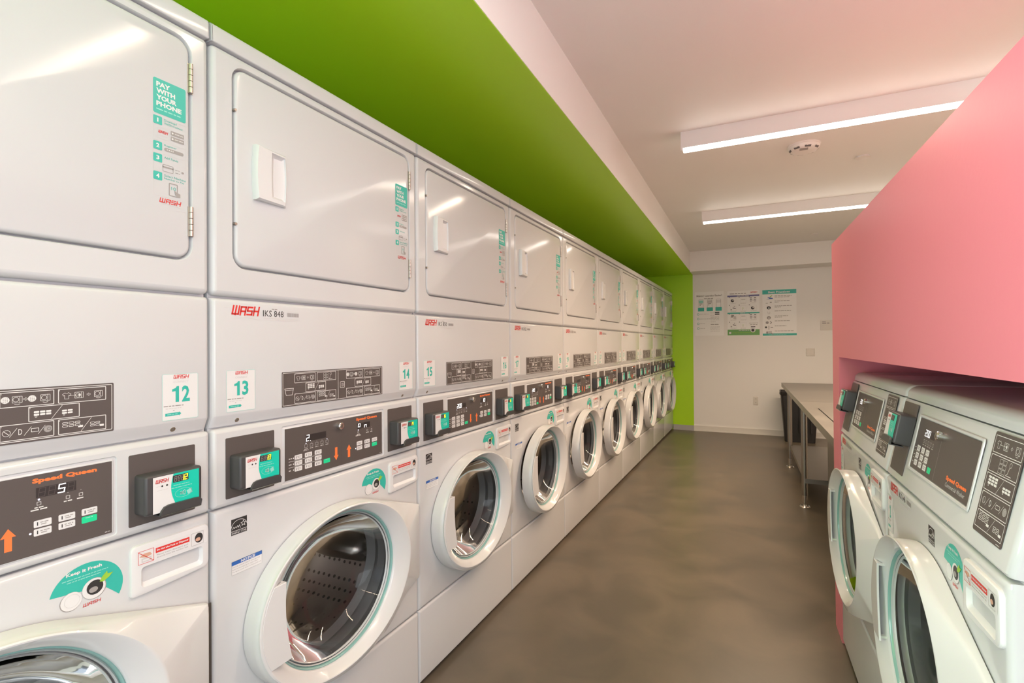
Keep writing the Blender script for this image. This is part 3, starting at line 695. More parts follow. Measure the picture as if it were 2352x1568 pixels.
def put_washer_body(root, sc, ajar, z_off=0):
    """parts shared by the stacked and the freestanding washers"""
    wf = obj('washer_front', shared('wf', m_washer_front), root)
    dr = obj('drum', shared('drum', m_drum), root)
    for k in range(3):
        a = math.radians(-60+120*k+sc*25)
        b = obj('baffle', shared('baffle', m_baffle), dr, (UC+.262*math.sin(a), 0, ZC-.222*math.cos(a)), (0, -a, 0))
    d = obj('washer_door', shared('wd', m_door_ring), root, (WHX, WHY, 0), (0, 0, math.radians(ajar)))
    if root.name.startswith('front'): d.scale = (1, .84, 1)
    obj('door_glass', shared('glass', m_glass), d); obj('glass_gasket', shared('gring', m_glass_ring), d)
    obj('door_handle', shared('whandle', m_door_handle), d)
    obj('door_hinge', shared('whinge', m_door_hinge), d, (0, 0, HZ0+.006))
    dw = obj('detergent_drawer', shared('drawer', m_drawer), root)
    tag(obj('drawer_label', shared('dlab', s_drawerlabel), dw), 'red and white instruction label with two small pictures')
    obj('fresh_sticker', shared('fresh', s_fresh), wf)
    return wf

def reader_set(root, u, z, num, y=0, tilt=0, wp=.130, hp=.140, zr=0):
    R = (-tilt, 0, 0)
    pl = obj('reader_plate', shared(('plate', wp, hp), lambda: m_plate(wp, hp)), root, (u, y, z), R)
    b = obj('card_reader', shared('rbody', m_reader_body), root, (u, y+zr*math.sin(tilt), z+zr*math.cos(tilt)), R)
    tag(obj('reader_face', shared(('face', num), lambda: m_reader_face(num)), b), 'white and teal reader face with a small dark display'+(' reading '+num if num else ''))
    obj('reader_tray', shared('rhold', m_reader_holder), b)

R0Y, NUNIT = -.0399, 10
AJAR = {0: 0, 1: .0, 2: 0, 3: 1.7, 4: 1.7, 5: 1.5, 6: 0, 7: 1.6, 8: 0, 9: 0}
IDS = {1: 'IKS 848', 2: 'IKS 850', 3: 'IKS 852'}
WASHD = {1: '2.', 2: '200', 3: '200'}; DRYD = {0: '  5 ', 1: 'o n', 2: ' 10', 3: ' 15'}
UL = ['nearest white stacked washer dryer, numbered 12, cut off by the left frame edge',
      'white stacked washer dryer numbered 13 and 14 with label IKS 848',
      'white stacked washer dryer numbered 15 and 16 with label IKS 850',
      'white stacked washer dryer numbered 17 and 18, its washer door slightly ajar',
      'fifth white stacked washer dryer from the camera, ajar door, beyond numbers 17 and 18',
      'sixth white stacked washer dryer from the camera, its washer door ajar',
      'seventh white stacked washer dryer from the camera, washer door shut between two ajar ones',
      'eighth white stacked washer dryer from the camera, the farthest with an ajar door',
      'white stacked washer dryer second from the green end wall, door shut',
      'farthest white stacked washer dryer, touching the green end wall']
for n in range(NUNIT):
    root = empty('stacked_washer_dryer', (0, R0Y+n*WU, 0), PI/2)
    tag(root, UL[n], 'washer dryer', 'stacked washer dryers along the left wall')
    obj('cabinet', shared('cab', m_cabinet_washer), root); obj('base_plinth', shared('base', m_base), root)
    obj('top_panel', shared('top', m_top), root)
    df = obj('dryer_front', shared('df', m_dryer_front), root)
    for z in (1.788, 1.521): obj('door_pin', shared('pin', m_door_pin), df, (.0585, 0, z))
    dd = obj('dryer_door', shared('dd', m_dryer_door), root, (HX, HY, 0))
    obj('door_handle', shared('dh', m_dryer_handle), dd)
    for z in (1.780, 1.471): obj('door_hinge', shared('dhinge', lambda: m_hinge(.064, 5)), dd, (.0005, -.004, z))
    if n < 8 or True: tag(obj('payment_sticker', shared('pay', s_paysticker), dd), 'teal and white sticker reading pay with your phone over four numbered steps')
    ac = obj('access_panel', shared('acc', m_access), root)
    for x in (.0665, WU-.0785): obj('screw', shared('screw', m_screw), ac, (x, .0085, 1.0620), (.42, 0, 0))
    obj('instruction_plate', shared('ins', s_instructions), ac)
    nl, nr = str(11+2*n), str(12+2*n)
    if n >= 4: nl = nl
    if n: obj('number_sticker', s_number(nl), ac, (.0355, 0, 1.0825))
    obj('number_sticker', s_number(nr), ac, (.6580, 0, 1.0815))
    if n: obj('owner_label', shared(('own', IDS.get(n)), lambda: s_owner(IDS.get(n))), ac, (.0315, 0, 1.3045))
    co = obj('control_console', shared('con', m_console), root)
    obj('control_panel', shared(('ctl', n if n < 4 else 9), lambda: s_controls(WASHD.get(n, '   '), DRYD.get(n, '    '))), co)
    obj('key_lock', shared('key', m_keylock), co, (.3825, 0, 1.0015))
    reader_set(root, .0330, .8835, nl if n < 4 else '')
    reader_set(root, .5965, .8835, nr if n < 4 else '', wp=.1285)
    wf = put_washer_body(root, n, AJAR[n])
    obj('efficiency_label', shared('energy', s_energy), wf); obj('notice_label', shared('notice', s_notice), wf)
    obj('toe_panel', shared('toe', m_toe), root)

# ------------------------------------------------------------------ right-hand washers in the pink niche
AL = .0265; XR, YR, WR_ = 1.4005, 2.4472, .7115
def rp(s_, d, z=0): return (XR+s_*math.sin(AL)+d*math.cos(AL), YR-s_*math.cos(AL)+d*math.sin(AL), z)
RZR = -PI/2+AL
TILT = math.atan2(.042, .208); CT, ST = math.cos(TILT), math.sin(TILT)
def m_console_tilt():
    P = [(.09, .8685), (.012, .8685), (.004, .8695), (.0008, .875)]
    P += [(.0008+(.0445-.0008)*k/4, .875+(1.0745-.875)*k/4) for k in range(1, 5)]
    P += [(.0475, 1.0785), (.09, 1.0795)]
    mb = MB(); xs = []
    for k in range(6):
        a = PI/2*k/5; xs.append((GAP+.012*(1-math.cos(a)), .012*(1-math.sin(a))))
    L = [[(x, y+d if y < .06 else y, z) for y, z in P] for x, d in xs]
    L += [[(WU-x, yy, zz) for (x_, yy, zz) in l] for (x, d), l in list(zip(xs, L))[::-1]]
    mb.loft(L, 'enamel')
    return mb.mesh('console_tilt', 35)
def m_console_rim():
    mb = MB(); s_ = lambda P, n_: [(x, .0008+(v-.006)*ST-n_*CT+.0, .875+(v-.006)*CT+n_*ST*-1*-1) for x, v in P]
    mb.loft([s_(rrect(.182, .0500, .572, .1900, .006), .0002), s_(rrect(.1835, .0515, .5705, .1885, .005), .0022), s_(rrect(.1885, .0555, .5655, .1845, .004), .0022), s_(rrect(.1905, .0575, .5635, .1825, .003), .0004)], 'enamel', cap0=False, cap1=False)
    return mb.mesh('panel_rim', 35)
def m_top_single():
    mb = MB(); P = [(.69, 1.0815), (.0485, 1.0815), (.0500, 1.092)]
    for k in range(9):
        a = PI/2*k/8; P.append((.0500+.028*(1-math.cos(a)), 1.092+.0215*math.sin(a)))
    P.append((.69, 1.1165)); xs = []
    for k in range(6):
        a = PI/2*k/5; xs.append((GAP+.014*(1-math.cos(a)), .014*(1-math.sin(a))))
    L = [[(x, y+d*.8 if y < .1 else y, z-d*.8 if z > 1.1 else z) for y, z in P] for x, d in xs]
    L += [[(WU-x, yy, zz) for (x_, yy, zz) in l] for (x, d), l in list(zip(xs, L))[::-1]]
    mb.loft(L, 'enamel'); return mb.mesh('top_single', 35)
TO = dict(org=(0, .0008-.006*ST-.0006*CT, .875-.006*CT), U=(1, 0, 0), V=(0, ST, CT), Nn=(0, -CT, ST))
def s_ctl_single():
    s = Sheet(); s.rect(.1925, .0590, .5615, .1820, 'panel_brown', 0)
    s.rect(.247, .143, .315, .160, 'panel_deep', 1)
    for i, c in enumerate('200'): s.digit(c, .249+i*.013, .1445, .257+i*.013, .159, 'segment_white', 3, t=.0013)
    for i in range(5): x = .252+i*.016; s.frame(x-.004, .1275, x+.004, .136, .0006, 'pale_ink', 1); s.greek(x-.005, x+.005, .1235, .0016, 'pale_ink', 1)
    for i in range(3):
        for j in range(3): button(s, .2150+i*.0330, .1035-j*.0175, .2150+i*.0330+.0235, .1170-j*.0175)
        s.greek(.200, .209, .110-i*.0175, .002, 'pale_ink', 1)
    for j in range(2): s.line([(.200, .1020-j*.0175), (.30, .1020-j*.0175)], .0007, 'pale_ink', 1)
    button(s, .3150, .0690, .3370, .0825, 'start_green', False)
    s.line([(.362, .062), (.362, .150)], .0011, 'grey_ink', 1)
    s.text('Speed Queen', .434, .0790, .543, .0905, 'orange', 1, .05); s.text('Commercial Washer', .437, .0680, .541, .0765, 'pale_ink', 1)
    return s.mesh('control_panel', **TO)
def s_ins_single():
    s = Sheet(); s.rect(.6045, .0320, .7205, .2110, 'panel_brown', 0, r=.005)
    for i, k in enumerate(('load', 'soap', 'pick', 'pay', 'go')):
        z1 = .2050-i*.0335; step_box(s, k, .6095, z1-.0305, .7155, z1)
    s.greek(.700, .714, .0352, .0012, 'pale_ink', 1)
    return s.mesh('instruction_plate', **TO)
for k in range(2):
    root = empty('front_load_washer', rp(k*WR_+.0005, 0), RZR); root.scale = (WR_/WU, 1, 1)
    tag(root, ('farther white front-loading washer in the pink niche, beside the pink end column', 'nearest white front-loading washer in the pink niche, labelled IKX 646')[k], 'washer', 'front-loading washers in the pink niche')
    obj('cabinet', shared('cab1', m_cabinet_single), root); obj('base_plinth', shared('base', m_base), root)
    obj('top_panel', shared('top1', m_top_single), root)
    co = obj('control_console', shared('con1', m_console_tilt), root)
    obj('panel_rim', shared('rim1', m_console_rim), co); obj('control_panel', shared('ctl1', s_ctl_single), co)
    obj('instruction_plate', shared('ins1', s_ins_single), co)
    P0 = Vector(TO['org']); Vv = Vector(TO['V'])
    lk = P0+Vector((.3600, 0, 0))+Vv*.1600
    obj('key_lock', shared('key', m_keylock), co, lk, (-TILT, 0, 0))
    rpz = P0+Vector((.0330, 0, 0))+Vv*.0220
    reader_set(root, rpz.x, rpz.z, '', y=rpz.y, tilt=TILT, wp=.1190, hp=.186, zr=.055)
    wf = put_washer_body(root, k+2, (.6, 0)[k])
    obj('efficiency_label', shared('energy', s_energy), wf, (.330, 0, .004))
    obj('owner_label', shared(('own', 'IKX 646' if k else None), lambda: s_owner('IKX 646' if k else None)), wf, (.035, 0, .8300))
    obj('number_sticker', s_number('2' if k else '1'), wf, (.020, 0, .7180)).scale = (.72, 1, 1)
    obj('toe_panel', shared('toe', m_toe), root)

# ------------------------------------------------------------------ room
YF, ZCEIL, ZSOF, XL, XRT, YB = 7.582, 2.475, 2.215, -.74, 3.1, -2.7
def st_(name, mb, smooth=0, loc=(0, 0, 0), rz=0, bevel=0, parent=None):
    o = obj(name, mb.mesh(name, smooth, bevel), parent, loc, (0, 0, rz)); return tag(o, kind='structure') if parent is None else o
mb = MB(); mb.box(XL-.1, XRT+.1, YB-.1, YF+.1, -.1, 0, 'floor_concrete'); st_('floor', mb)
mb = MB(); mb.box(XL-.1, XRT+.1, YB-.1, YF+.1, ZCEIL, ZCEIL+.1, 'white_paint'); st_('ceiling', mb)
mb = MB()
for a, b, c, d in ((YB-.1, -1.62, 0, ZCEIL), (-.08, YF+.1, 0, ZCEIL), (-1.62, -.08, 0, .30), (-1.62, -.08, 2.18, ZCEIL)): mb.box(XL-.1, XL, a, b, c, d, 'green_paint')
st_('wall_left', mb)
win = MB()
for a, b in ((-1.62, -1.57), (-.88, -.83), (-.13, -.08)): win.box(XL-.08, XL-.02, a, b, .30, 2.18, 'window_frame')
for a, b in ((.30, .35), (2.13, 2.18)): win.box(XL-.08, XL-.02, -1.57, -.13, a, b, 'window_frame')
st_('added_window', win)  # unseen window, added to go with the left fill light
mb = MB()
for a, b, c, d in ((YB-.1, -2.45, 0, ZCEIL), (.15, YF+.1, 0, ZCEIL), (-2.45, .15, 0, .30), (-2.45, .15, 2.38, ZCEIL)): mb.box(XRT, XRT+.1, a, b, c, d, 'white_paint')
st_('wall_right', mb)
win = MB()
for a, b in ((-2.45, -2.40), (-1.18, -1.13), (.10, .15)): win.box(XRT+.02, XRT+.08, a, b, .30, 2.38, 'window_frame')
for a, b in ((.30, .35), (2.33, 2.38)): win.box(XRT+.02, XRT+.08, -2.40, .10, a, b, 'window_frame')
st_('window_2', win)
XG = .283
mb = MB(); mb.box(XG, XRT, YF, YF+.1, 0, ZCEIL, 'white_paint'); mb.box(XL, XG, YF, YF+.1, 0, ZCEIL, 'green_paint'); st_('wall_far', mb)
# back wall with the shop window that lets the daylight in
mb = MB(); mb.box(XL, -.40, YB-.1, YB, 0, ZCEIL, 'white_paint'); mb.box(2.3, XRT, YB-.1, YB, 0, ZCEIL, 'white_paint'); mb.box(-.40, 2.3, YB-.1, YB, 0, .30, 'white_paint'); mb.box(-.40, 2.3, YB-.1, YB, 2.40, ZCEIL, 'white_paint'); st_('wall_back', mb)
win = MB(); fr = .05
for a, b in ((-.40, -.35), (.92, .97), (2.25, 2.30)): win.box(a, b, YB-.08, YB-.02, .30, 2.40, 'window_frame')
win.box(-.35, 2.25, YB-.08, YB-.02, .30, .35, 'window_frame'); win.box(-.35, 2.25, YB-.08, YB-.02, 2.35, 2.40, 'window_frame')
wo = st_('window_1', win)
# soffit over the stacked machines: green underneath, white on its side (runs very slightly out of true)
def xs_(y): return .283+(YF-y)*.0155
mb = MB(); T = .002
mb.loft([[(XL, YB, z), (xs_(YB)-T, YB, z), (xs_(YF)-T, YF, z), (XL, YF, z)] for z in (ZSOF, ZSOF+T)], 'green_paint')
mb.loft([[(XL, YB, z), (xs_(YB), YB, z), (xs_(YF), YF, z), (XL, YF, z)] for z in (ZSOF+T, ZCEIL)], 'white_paint')
st_('trim_1', mb)
mb = MB(); mb.box(xs_(7.35), XRT, 7.215, YF, ZSOF-.008, ZCEIL, 'white_paint'); st_('trim_2', mb)
# pink block: bulkhead, end column, niche back; white wall on top of it
D = .78
mb = MB()
mb.box(-.165, 1.95, 0, D, 1.173, 1.664, 'pink_paint'); mb.box(-.165, -.012, 0, D, 0, 1.173, 'pink_paint'); mb.box(-.012, 1.95, D-.03, D, 0, 1.173, 'pink_paint')
st_('wall_pink', mb, loc=rp(0, 0), rz=RZR)
mb = MB(); mb.box(0, 1.95, D-.20, D-.02, 1.664, ZCEIL, 'white_paint'); st_('wall_upper', mb, loc=rp(.02, 0), rz=RZR)
# baseboards
mb = MB(); mb.box(.002, XG, YF-.012, YF, 0, .072, 'baseboard_grey'); mb.box(.002, XG, YF-.020, YF-.012, 0, .012, 'baseboard_grey'); st_('baseboard_left', mb)
mb = MB(); mb.box(XG, XRT, YF-.012, YF, 0, .075, 'baseboard_white'); mb.box(XG, XRT, YF-.020, YF-.012, 0, .012, 'baseboard_white'); st_('baseboard_far', mb)

# ------------------------------------------------------------------ ceiling lights
def light(x0, x1, y, label, w_=.050, h=.108, dim=1):
    root = empty('ceiling_light', (x0, y, ZCEIL)); tag(root, label, 'ceiling light', 'linear ceiling lights')
    L_ = x1-x0; mb = MB(); mb.box(0, .012, 0, w_, -h, 0, 'fixture_white'); mb.box(L_-.012, L_, 0, w_, -h, 0, 'fixture_white')
    mb.box(.012, L_-.012, 0, .003, -h+.012, 0, 'fixture_white'); mb.box(.012, L_-.012, w_-.003, w_, -h+.012, 0, 'fixture_white'); mb.box(.012, L_-.012, .003, w_-.003, -.01, 0, 'fixture_white')
    obj('housing', mb.mesh('housing', 0), root)
    mb = MB(); mb.box(.012, L_-.012, .0005, w_-.0005, -h-.001, -h+.012, 'led_diffuser'); obj('diffuser', mb.mesh('diffuser', 0), root)
    l = area('lamp', ((x0+x1)/2, y+w_/2, ZCEIL-h-.004), (0, 0, 0), L_-.04, w_-.01, LAMP_P*dim*(L_/2.2), LAMP_C); l.data.spread = math.radians(150)
    return root
light(.705, 2.95, 3.10, 'long white linear ceiling light nearer the camera, just before the smoke detector')
light(.640, 2.95, 5.07, 'long white linear ceiling light farther back, near the far wall beam')
for y in (1.13, -.84): light(.70, 2.95, y, 'unused', dim=.32)
# keep the two fixtures above and behind the camera as plain room lights
k = 0
for o in list(bpy.data.objects):
    if o.get('label') == 'unused':
        o['label'] = ('long white linear ceiling light just above the top edge of the view', 'long white linear ceiling light behind the camera')[k]; k += 1

# smoke detector
root = empty('smoke_detector', (1.375, 3.66, ZCEIL)); tag(root, 'round white smoke detector on the ceiling beyond the nearer linear light', 'smoke detector')
mb = MB(); th = [2*PI*i/40 for i in range(40)]
mb.loft([[(r_*math.cos(t), r_*math.sin(t), z) for t in th] for r_, z in ((.092, 0), (.092, -.006), (.086, -.010), (.084, -.026), (.074, -.036), (.045, -.042), (.015, -.043))], 'smoke_white'); obj('housing', mb.mesh('smoke_housing', 40), root)
mb = MB()
for a0 in range(8):
    a = a0*PI/4+.2; c, s_ = math.cos(a), math.sin(a)
    P = []
    for da, r_, z in ((-.22, .0845, -.026), (.22, .0845, -.026), (.22, .0755, -.0355), (-.22, .0755, -.0355)): P.append(((r_+.0007)*math.cos(a+da), (r_+.0007)*math.sin(a+da), z-.0006))
    mb.poly(P, 'seam')
obj('vent_slots', mb.mesh('vents', 0, recalc=False), root)
mb = MB(); mb.loft([[(-.028, -.066, -.0385), (.018, -.066, -.0385), (.018, -.040, -.0435), (-.028, -.040, -.0435)], [(-.028, -.066, -.0392), (.018, -.066, -.0392), (.018, -.040, -.0442), (-.028, -.040, -.0442)]], 'grey_ink'); obj('test_button', mb.mesh('tb', 0), root)
for (x, y), lb in (((1.745, 4.06), 'small round white sprinkler cover plate on the ceiling right of the smoke detector'), ((1.70, 6.70), 'small round white sprinkler cover plate on the ceiling near the far wall beam')):
    mb = MB(); mb.loft([[(x+r_*math.cos(t), y+r_*math.sin(t), z) for t in th] for r_, z in ((.040, ZCEIL), (.040, ZCEIL-.006), (.044, ZCEIL-.007), (.044, ZCEIL-.009), (.030, ZCEIL-.0105))], 'smoke_white')
    tag(obj('sprinkler_cover', mb.mesh('sprinkler', 40)), lb, 'sprinkler cover', 'sprinkler covers')

# ------------------------------------------------------------------ posters and plates on the far wall
WP = dict(org=(0, YF-.0012, 0))
def card(mbm, x0, z0, x1, z1, t=.001):
    mb = MB(); mb.box(x0, x1, YF-t, YF, z0, z1, 'paper'); return mb
def poster(name, s, x0, z0, x1, z1, label):
    root = obj('poster', card(None, x0, z0, x1, z1).mesh('poster_sheet', 0)); tag(root, label, 'poster', 'laundry posters on the far wall')
    s.step = .0004; obj('print', s.mesh('print', org=(0, YF-.0014, 0)), root); return root
s = Sheet(); x0, z0, x1, z1 = .312, 1.342, .686, 1.958
s.text('Making Laundry Easier!', x0+.02, 1.883, x1-.02, 1.915, 'grey_ink', 0, True); s.greek(x0+.12, x1-.13, 1.862, .010, 'grey_ink', 0)
for i in range(3):
    a = x0+.048+i*.115; s.frame(a, 1.735, a+.062, 1.852, .003, 'grey_ink', 0, r=.006); s.rect(a+.003, 1.80, a+.059, 1.838, ('teal_light', 'pale_ink', 'label_white')[i], 1)
    if i < 2: s.greek(a+.01, a+.05, 1.790, .010, 'grey_ink', 1); s.disc(a+.02, 1.772, .007, 'grey_ink', 1)
    s.rect(a-.010, 1.686, a+.072, 1.737, 'teal', 1, r=.004)
for i in range(4):
    z = 1.645-i*.067; s.ring(x0+.040, z, .015, .005, 'teal', 0); s.greek(x0+.065, x0+(.18, .21, .13, .13)[i], z, .007, 'pale_ink', 0)
for z in (1.664, 1.640): s.rect(x0+.260, z-.008, x0+.318, z+.008, 'black_ink', 0, r=.003)
s.greek(x0+.20, x0+.25, 1.660, .006, 'pale_ink', 0); s.greek(x0+.20, x0+.25, 1.625, .005, 'pale_ink', 0)
for z in (1.600, 1.580, 1.562): s.greek(x0+.205, x0+.315, z, .008, 'pale_ink', 0, int(z*1000))
s.greek(x0+.205, x0+.27, 1.535, .006, 'pale_ink', 0); s.greek(x0+.205, x0+.310, 1.497, .009, 'grey_ink', 0)
for z in (1.465, 1.447, 1.43, 1.405): s.greek(x0+.20, x0+.32, z, .006, 'pale_ink', 0, int(z*1000))
poster('a', s, x0, z0, x1, z1, 'white laundry poster headed Making Laundry Easier, with three phones, leftmost of three')
s = Sheet(); x0, z0, x1, z1 = .734, 1.335, 1.131, 1.950
s.greek(x0+.03, x0+.235, 1.912, .010, 'grey_ink', 0); s.logo(x0+.29, 1.915, x0+.37, 1.933, 'red', 0, False)
s.rect(x0, 1.868, x1, 1.890, 'navy', 0); s.greek(x0+.12, x0+.28, 1.879, .009, 'pale_ink', 1)
s.rect(x0, 1.636, x1, 1.654, 'teal', 0); s.greek(x0+.16, x0+.22, 1.645, .007, 'pale_ink', 1)
for r_ in range(4):
    zc_ = (1.820, 1.712, 1.592, 1.480)[r_]
    for c in range(3):
        xc_ = x0+.07+c*.125
        if r_ == 3 and c == 2: continue
        s.disc(xc_-.045, zc_+.042, .007, 'grey_ink', 0, n=10); s.frame(xc_-.032, zc_-.035, xc_+.042, zc_+.035, .001, 'pale_ink', 0)
        s.greek(xc_-.03, xc_+.04, zc_-.043, .005, 'pale_ink', 0, c+r_)
        if c == 2 and r_ in (0, 2):
            for j in range(3): s.rect(xc_-.038, zc_+.022-j*.021, xc_-.014, zc_+.030-j*.021, 'black_ink', 1); s.rect(xc_+.012, zc_+.022-j*.021, xc_+.036, zc_+.030-j*.021, 'black_ink', 1)
            s.ring(xc_, zc_, .012, .002, 'grey_ink', 1)
        elif (r_, c) in ((0, 0), (1, 2)): s.disc(xc_-.005, zc_-.002, .021, 'black_ink', 1); s.disc(xc_+.002, zc_+.004, .010, 'pale_ink', 2)
        elif c == 1 and r_ in (1, 3): s.ring(xc_, zc_, .008, .002, 'leaf_green', 1); s.line([(xc_, zc_-.008), (xc_, zc_-.025)], .003, 'grey_ink', 1)
        elif c == 0 and r_ in (1, 3): s.line([(xc_, zc_+.006), (xc_+.032, zc_)], .009, 'black_ink', 1); s.disc(xc_-.022, zc_-.018, .009, 'grey_ink', 1, n=12); s.disc(xc_+.018, zc_+.026, .009, 'pale_ink', 1, n=12)
        elif r_ == 2 and c == 0: s.poly([(xc_-.028, zc_-.005), (xc_-.02, zc_+.033), (xc_+.016, zc_+.030), (xc_, zc_-.004)], 'grey_ink', 1); s.poly([(xc_+.004, zc_-.026), (xc_+.04, zc_-.032), (xc_+.036, zc_+.012), (xc_+.010, zc_+.016)], 'pale_ink', 1)
        else: s.greek(xc_-.02, xc_+.03, zc_+.01, .012, 'pale_ink', 1)
s.greek(x0+.27, x0+.38, 1.505, .009, 'pale_ink', 0); s.greek(x0+.28, x0+.37, 1.482, .007, 'grey_ink', 0); s.rect(x0+.29, 1.450, x0+.345, 1.460, 'black_ink', 0)
s.rect(x0, z0+.006, x1, 1.420, 'poster_green', 0); s.greek(x0+.14, x0+.27, 1.408, .008, 'pale_ink', 1); s.disc(x0+.315, 1.412, .032, 'label_white', 1); s.disc(x0+.315, 1.408, .019, 'black_ink', 2)
s.rect(x0+.018, 1.362, x0+.045, 1.388, 'label_white', 1, r=.003); s.greek(x0+.06, x0+.34, 1.376, .007, 'leaf_green', 1)
poster('b', s, x0, z0, x1, z1, 'laundry poster with dark blue top band and green bottom band, middle of three')
s = Sheet(); x0, z0, x1, z1 = 1.168, 1.323, 1.567, 1.945
s.rect(x0, 1.885, x1, z1-.004, 'teal', 0); s.text('Best Practices', x0+.07, 1.897, x0+.325, 1.925, 'label_white', 1, True)
s.rect(x0, z0+.008, x1, z0+.036, 'teal', 0); s.greek(x0+.07, x0+.28, z0+.022, .006, 'teal_light', 1)
for i in range(8):
    z = 1.858-i*.0665; s.greek(x0+.145, x0+(.345, .33, .345, .335, .30, .33, .28, .365)[i], z, .007, 'grey_ink', 0, i)
    if i in (0, 1, 2, 4): s.greek(x0+.145, x0+(.32, .19, .22, 0, .23)[i], z-.016, .006, 'grey_ink', 0, i+9)
    xc_, zz = x0+.075, z-.020
    if i == 0: s.poly([(xc_-.03, zz-.02), (xc_+.05, zz-.018), (xc_+.05, zz-.006), (xc_-.01, zz+.010), (xc_-.015, zz+.004), (xc_+.01, zz-.008)], 'blue', 1); s.poly([(xc_+.01, zz+.014), (xc_+.04, zz+.032), (xc_+.045, zz+.026), (xc_+.022, zz+.008)], 'leaf_green', 1)
    elif i == 1: s.disc(xc_+.025, zz+.004, .012, 'grey_ink', 1, rz=.008); s.rect(xc_-.035, zz-.010, xc_-.010, zz-.004, 'grey_ink', 1)
    elif i in (2, 4): s.disc(xc_, zz-.002, .024, 'black_ink' if i == 2 else 'grey_ink', 1, rz=.021); s.disc(xc_+.002, zz-.006, .010, 'label_white', 2)
    elif i == 3: s.line([(xc_-.012, zz+.012), (xc_-.008, zz-.016), (xc_+.010, zz-.016), (xc_+.014, zz+.012)], .005, 'pale_ink', 1)
    elif i == 5: s.disc(xc_-.02, zz, .018, 'grey_ink', 1); s.line([(xc_+.018, zz+.016), (xc_+.03, zz), (xc_+.018, zz-.016)], .009, 'grey_ink', 1)
    elif i == 6: s.disc(xc_-.035, zz+.004, .013, 'black_ink', 1); s.line([(xc_, zz+.02), (xc_, zz-.025)], .008, 'grey_ink', 1); s.rect(xc_+.02, zz-.004, xc_+.05, zz+.006, 'grey_ink', 1)
    elif i == 7: s.poly([(xc_-.01, zz-.012), (xc_+.03, zz-.014), (xc_+.035, zz+.020), (xc_-.008, zz+.020)], 'pale_ink', 1); s.disc(xc_-.022, zz, .012, 'grey_ink', 1, rz=.016); s.line([(xc_+.03, zz-.01), (xc_+.05, zz-.028)], .010, 'grey_ink', 1)
poster('c', s, x0, z0, x1, z1, 'white laundry poster headed Best Practices with teal bands, rightmost of three')
def plate_on_wall(name, x0, z0, x1, z1, label, cat, m='outlet_white', t=.006, r=.004):
    mb = MB()
    L = [[(x, YF, z) for x, z in rrect(x0, z0, x1, z1, r)], [(x, YF-t*.5, z) for x, z in rrect(x0, z0, x1, z1, r)], [(x, YF-t, z) for x, z in rrect(x0+.003, z0+.003, x1-.003, z1-.003, r)]]
    mb.loft(L, m); return tag(obj(name, mb.mesh(name, 40)), label, cat)
sg = plate_on_wall('wall_notice', 1.832, 1.390, 1.985, 1.522, 'small off-white notice with two lines of grey text beside the pink block', 'wall notice', t=.003)
s = Sheet(); s.greek(1.853, 1.905, 1.500, .010, 'grey_ink', 0); s.greek(1.853, 1.945, 1.482, .012, 'grey_ink', 0); s.greek(1.853, 1.91, 1.455, .003, 'pale_ink', 0); obj('lettering', s.mesh('nt', org=(0, YF-.0034, 0)), sg)
sw = plate_on_wall('switch_plate', 1.669, 1.058, 1.770, 1.158, 'pale two-gang wall switch plate right of the posters, above the steel table', 'switch plate')
for x in (1.697, 1.742):
    mb = MB(); mb.box(x-.012, x+.012, YF-.009, YF-.006, 1.078, 1.138, 'outlet_white'); obj('rocker', mb.mesh('rocker', 0, bevel=.001), sw)
ou = plate_on_wall('wall_outlet', 1.044, .396, 1.104, .511, 'white electrical outlet low on the far wall', 'outlet')
for z in (.43, .478):
    mb = MB(); mb.box(1.058, 1.090, YF-.008, YF-.006, z-.016, z+.016, 'outlet_white'); mb.box(1.066, 1.0685, YF-.0086, YF-.008, z-.004, z+.008, 'seam'); mb.box(1.079, 1.0815, YF-.0086, YF-.008, z-.004, z+.008, 'seam'); obj('socket', mb.mesh('socket', 0), ou)

# ------------------------------------------------------------------ steel work table
ZT = .806; TA = .0205
def edge(y): return 1.352+(5.0-y)*TA
root = empty('work_table', (edge(5.1), 5.1, 0), TA); tag(root, 'stainless steel work table with tubular legs and undershelf against the right side', 'table')
mb = MB(); y0_, y1_ = -.86, 1.05
mb.box(0, .62, y0_, y1_, ZT-.0015, ZT, 'brushed_steel')
for a in ((0, .003, y0_, y1_), (.617, .62, y0_, y1_), (.003, .617, y0_, y0_+.003), (.003, .617, y1_-.003, y1_)): mb.box(a[0], a[1], a[2], a[3], ZT-.040, ZT-.0015, 'brushed_steel')
obj('table_top', mb.mesh('table_top', 0), root)
def m_leg():
    mb = MB(); mb.cyl((0, 0, .085), (0, 0, ZT-.002), .0215, .0215, 'brushed_steel', 24); return mb.mesh('leg', 40)
def m_foot():
    mb = MB(); mb.cyl((0, 0, .03), (0, 0, .09), .0165, .0185, 'steel', 20); mb.cyl((0, 0, .008), (0, 0, .03), .014, .0165, 'chrome', 20); mb.cyl((0, 0, 0), (0, 0, .008), .036, .030, 'steel', 24)
    for dx in (-.027, .027): mb.cyl((dx, 0, .006), (dx, 0, .011), .006, .005, 'chrome', 10)
    return mb.mesh('foot', 40)
for x in (.046, .575):
    for y in (-.71, .63):
        lg = obj('leg', shared('leg', m_leg), root, (x, y, 0)); obj('foot', shared('foot', m_foot), lg)
mb = MB(); mb.box(.046, .575, -.735, .655, .212, .214, 'brushed_steel')
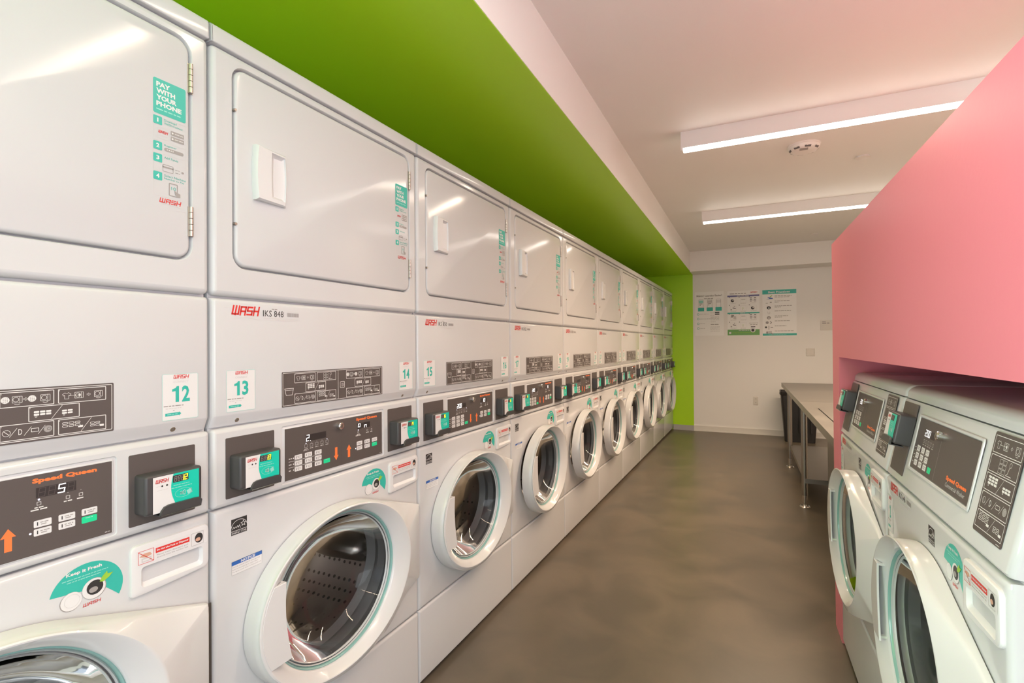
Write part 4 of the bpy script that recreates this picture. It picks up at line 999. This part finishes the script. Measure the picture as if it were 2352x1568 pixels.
for a in ((.046, .049, -.735, .655), (.572, .575, -.735, .655), (.049, .572, -.735, -.732), (.049, .572, .652, .655)): mb.box(a[0], a[1], a[2], a[3], .180, .213, 'brushed_steel')
obj('undershelf', mb.mesh('undershelf', 0), root)
# counter unit between the table and the pink block
root = empty('counter_cabinet', (edge(3.4), 3.4, 0), TA); tag(root, 'stainless steel counter cabinet joined to the work table, mostly behind the pink block', 'cabinet')
mb = MB(); c0, c1 = -.765, .837
mb.box(0, .072, c0, c1, ZT-.0015, ZT, 'brushed_steel'); mb.box(.078, .62, c0, c1, ZT-.0015, ZT, 'brushed_steel'); mb.box(.072, .078, .42, c1, ZT-.0015, ZT, 'brushed_steel')
mb.box(0, .003, c0, c1, ZT-.040, ZT-.0015, 'brushed_steel'); mb.box(.003, .62, c0, c1, ZT-.045, ZT-.040, 'brushed_steel'); obj('counter_top', mb.mesh('counter_top', 0), root)
mb = MB(); mb.box(.172, .60, c0, .80, .161, ZT-.045, 'brushed_steel'); obj('body', mb.mesh('counter_body', 30, bevel=.004), root)
mb = MB(); mb.box(.22, .56, c0+.05, .72, 0, .161, 'seam'); obj('plinth', mb.mesh('counter_plinth', 0), root)

# trash bin
root = empty('trash_bin', (1.565, 7.27, 0)); tag(root, 'tall dark grey tapered trash bin against the far wall behind the steel table', 'trash bin')
def rl(hx, hy, z, r=.03): return [(x, y, z) for x, y in rrect(-hx, -hy, hx, hy, r, 4)]
mb = MB(); mb.loft([rl(.165, .105, 0), rl(.205, .145, .58), rl(.210, .150, .585), rl(.214, .154, .625), rl(.208, .148, .630), rl(.200, .140, .625), rl(.196, .136, .58), rl(.158, .098, .015)], 'bin_plastic')
bb = obj('bin_body', mb.mesh('bin_body', 40), root)
mb = MB()
for x in (-.12, 0, .12): mb.box(x-.010, x+.010, -.150, -.128, .12, .56, 'bin_plastic')
for z in (.595,): mb.box(-.216, -.209, -.07, .07, z-.015, z+.015, 'bin_plastic')
obj('ribs', mb.mesh('bin_ribs', 0, bevel=.003), root)
